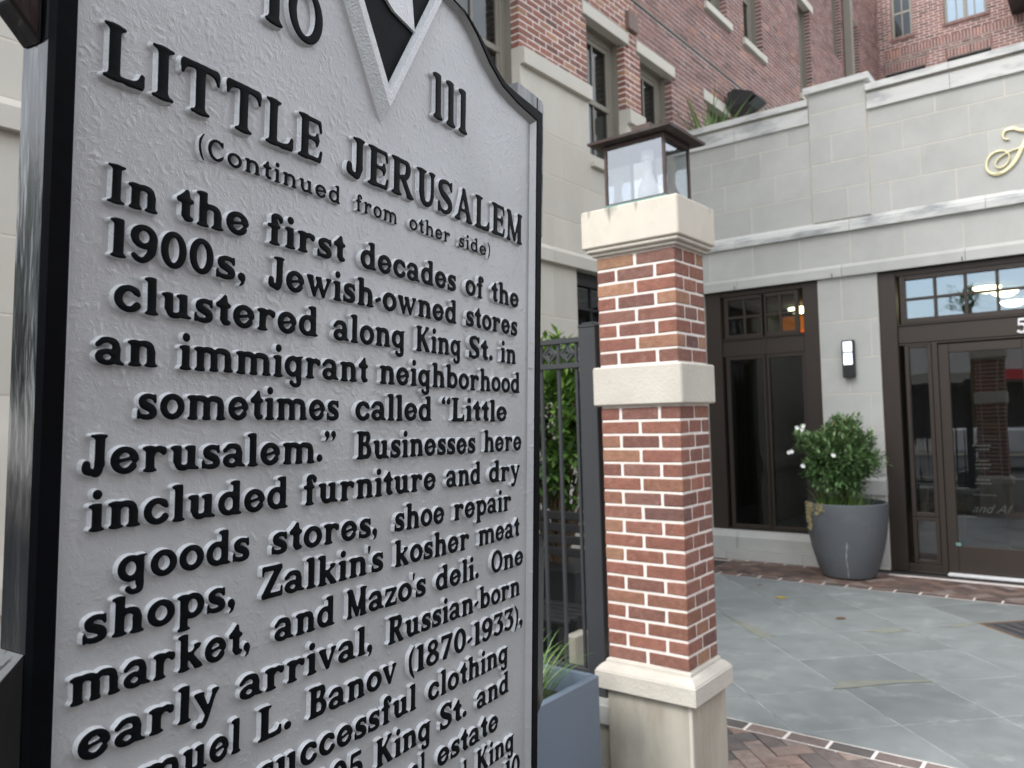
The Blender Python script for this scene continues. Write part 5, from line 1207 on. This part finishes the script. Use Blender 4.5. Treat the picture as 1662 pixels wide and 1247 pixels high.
# terrace plants behind the parapet
def tuft(x,y,z,n,l,wd,seed,label,m='blade',lean=(.1,.9),dr=.8):
    rr=random.Random(seed);t=thing('terrace_grass',label,'plant',(x,y,z));mb=MB()
    for i in range(n):
        a=rr.uniform(0,6.28);frond(mb,(x+rr.uniform(-.08,.08),y+rr.uniform(-.08,.08),z),a,rr.uniform(.6,1.)*l,rr.uniform(*lean),wd,6,dr,rr.uniform(.1,.8))
    mb.build('blades',MT[m],t)
tuft(-4.22,9.85,4.84,120,1.36,.016,1,'spiky bright green plant above the parapet just right of the lantern')
tuft(-3.98,10.0,4.84,60,.92,.012,2,'second spiky green plant on the terrace, right of the brightest one')
for i in range(5):tuft(-3.45+.27*i,10.25,4.84,110,.92-.02*i,.007,10+i,'soft feathery green grass behind the parapet, %s'%(['beside the spiky plants','below the flood light','just right of the flood light','left of the raised stone pier','hard against the raised stone pier'][i]),lean=(.05,.7),dr=.6)
# ---------------------------------------------------------------- across the street: what the glass reflects
shop=thing('shop_building','low pale shop front with red awning across the street, reflected in the door glass','building',(0,-17,0))
MT['redawn']=mat('red_awning',lin(170,40,46),.8)
wm=mat('pale_render',lin(206,204,200),.8,var=.05,vs=2)
mb=MB();mb.box(-14,14,-22,-17,0,4.5);mb.box(-14,14,-17.15,-17,4.2,4.5);mb.build('wall',wm,shop)
for i in range(6):
    x=-12.6+i*4.5;mb=MB();mb.box(x,x+3.1,-17.02,-16.96,.5,2.6);mb.build('window',MT['darkmetal'],shop)
    mb=MB();mb.prism([(-17,3.1),(-17,2.75),(-16.2,2.7)][::-1],x-.2,x+3.3,axis='x');mb.build('awning',MT['redawn'] if i==2 else MT['taupe'],shop,normals=True)
text('AU',-1.6,-16.95,3.3,.9,MT['darkmetal'],shop,rz=math.pi)
palm=thing('palm_tree','palm tree standing behind the street, reflected in the transom','palm tree',(-4.5,-14.6,0));mb=MB();mb.tube([(-4.5,-14.6,0),(-4.4,-14.6,3.2),(-4.45,-14.6,5.3)],[.16,.12,.1],9);mb.build('trunk',MT['stem'],palm,smooth=True)
mb=MB();rr=random.Random(8)
for i in range(60):frond(mb,(-4.45,-14.6,5.3),rr.uniform(0,6.28),rr.uniform(.9,1.5),rr.uniform(.1,1.5),.05,7,1.2,rr.uniform(.1,.5))
mb.build('crown',MT['leaf'],palm)
truck=thing('pickup_truck','white pickup truck parked in the street, reflected in the door glass','pickup truck',(-1.3,-7.5,0))
wp=mat('white_car_paint',lin(226,228,230),.25,var=.02,coat=.8);Yt=-8.4
mb=MB();prof=[(-3.6,.45),(2.4,.45),(2.4,1.12),(-.6,1.12),(-.75,1.2),(-.9,1.72),(-1.2,1.82),(-2.2,1.82),(-2.5,1.72),(-2.95,1.22),(-3.55,1.08),(-3.66,.85)]
mb.prism([(x*-1-1.6,z) for x,z in prof],Yt,Yt+1.8,axis='y')
o=mb.build('body',wp,truck,normals=True);md=o.modifiers.new('bevel','BEVEL');md.width=.06;md.segments=3
for a,b in(((-1.6+2.42,-1.6+1.75)),((-1.6+1.62,-1.6+.98))):onebox('window',MT['darkmetal'],truck,min(a,b),max(a,b),Yt+1.79,Yt+1.812,1.25,1.7,bev=.01)
for x in(-1.6+2.85,-1.6-1.5):
    mb=MB();n=24
    mb.tube([(x,Yt+1.62,.38),(x,Yt+1.84,.38)],.38,24);wh=mb.build('wheel',mat('tyre_%.1f'%x,lin(26,26,27),.9),truck);mb=MB();mb.tube([(x,Yt+1.83,.38),(x,Yt+1.86,.38)],.23,16);mb.build('rim',MT['white'],wh)
onebox('headlight',MT['glass_lan'],truck,-1.6+3.5,-1.6+3.64,Yt+1.5,Yt+1.815,.85,1.0);onebox('bumper',MT['fence'],truck,-1.6+3.5,-1.6+3.78,Yt+.1,Yt+1.75,.42,.62,bev=.03)

nb=thing('brick_building','plain dark brick building added out of view at the far right to darken reflections','building',(11,3,0))  # unseen building, added to darken the horizon that the marker reflects
mb=MB();mb.box(10,14,-2.5,14,0,9);mb.build('wall',mat('plain_brick',lin(120,84,76),.85,var=.15,vs=3,bump=.3),nb)
for k in range(4):
    onebox('window',MT['darkmetal'],nb,9.96,10.02,-1.+k*3.6,.4+k*3.6,1.,3.);onebox('window',MT['darkmetal'],nb,9.96,10.02,-1.+k*3.6,.4+k*3.6,4.6,6.6)

def added_tree(x,y,h,r,seed,label):  # unseen trees, added to keep low sky out of the marker edge's reflection
    rr=random.Random(seed);t=thing('added_tree',label,'tree',(x,y,0));mb=MB();mb.tube([(x,y,0),(x+.1,y,h*.4),(x,y+.1,h*.7)],[.2,.15,.08],8)
    for k in range(7):
        a=k*.9;mb.tube([(x,y,h*.4),(x+r*.4*math.cos(a),y+r*.4*math.sin(a),h*.62),(x+r*.75*math.cos(a),y+r*.75*math.sin(a),h*.75)],[.08,.05,.02],5)
    mb.build('trunk',MT['stem'],t,smooth=True);mb=MB()
    for i in range(5200):
        u=Vector((rr.gauss(0,1),rr.gauss(0,1),rr.gauss(0,1))).normalized();lob=1+.2*math.sin(5*math.atan2(u.y,u.x))+.18*math.sin(6*u.z+seed)
        p=Vector((x,y,h*.66))+Vector((u.x*r,u.y*r,u.z*h*.33))*lob*rr.uniform(.4,1)**.5
        leafq(mb,p,Vector((rr.uniform(-1,1),rr.uniform(-1,1),rr.uniform(-.6,.8))).normalized(),Vector((0,0,1)),.22,.07,rr.uniform(.05,.8))
    mb.build('crown',MT['leaf'],t)
added_tree(-13.5,-9.8,6.9,3.2,3,'leafy tree added across the road to hide low sky, nearer of two left of the marker')
added_tree(-16,-13.2,7.,3.,4,'leafy tree added across the road to hide low sky, farther of two left of the marker')
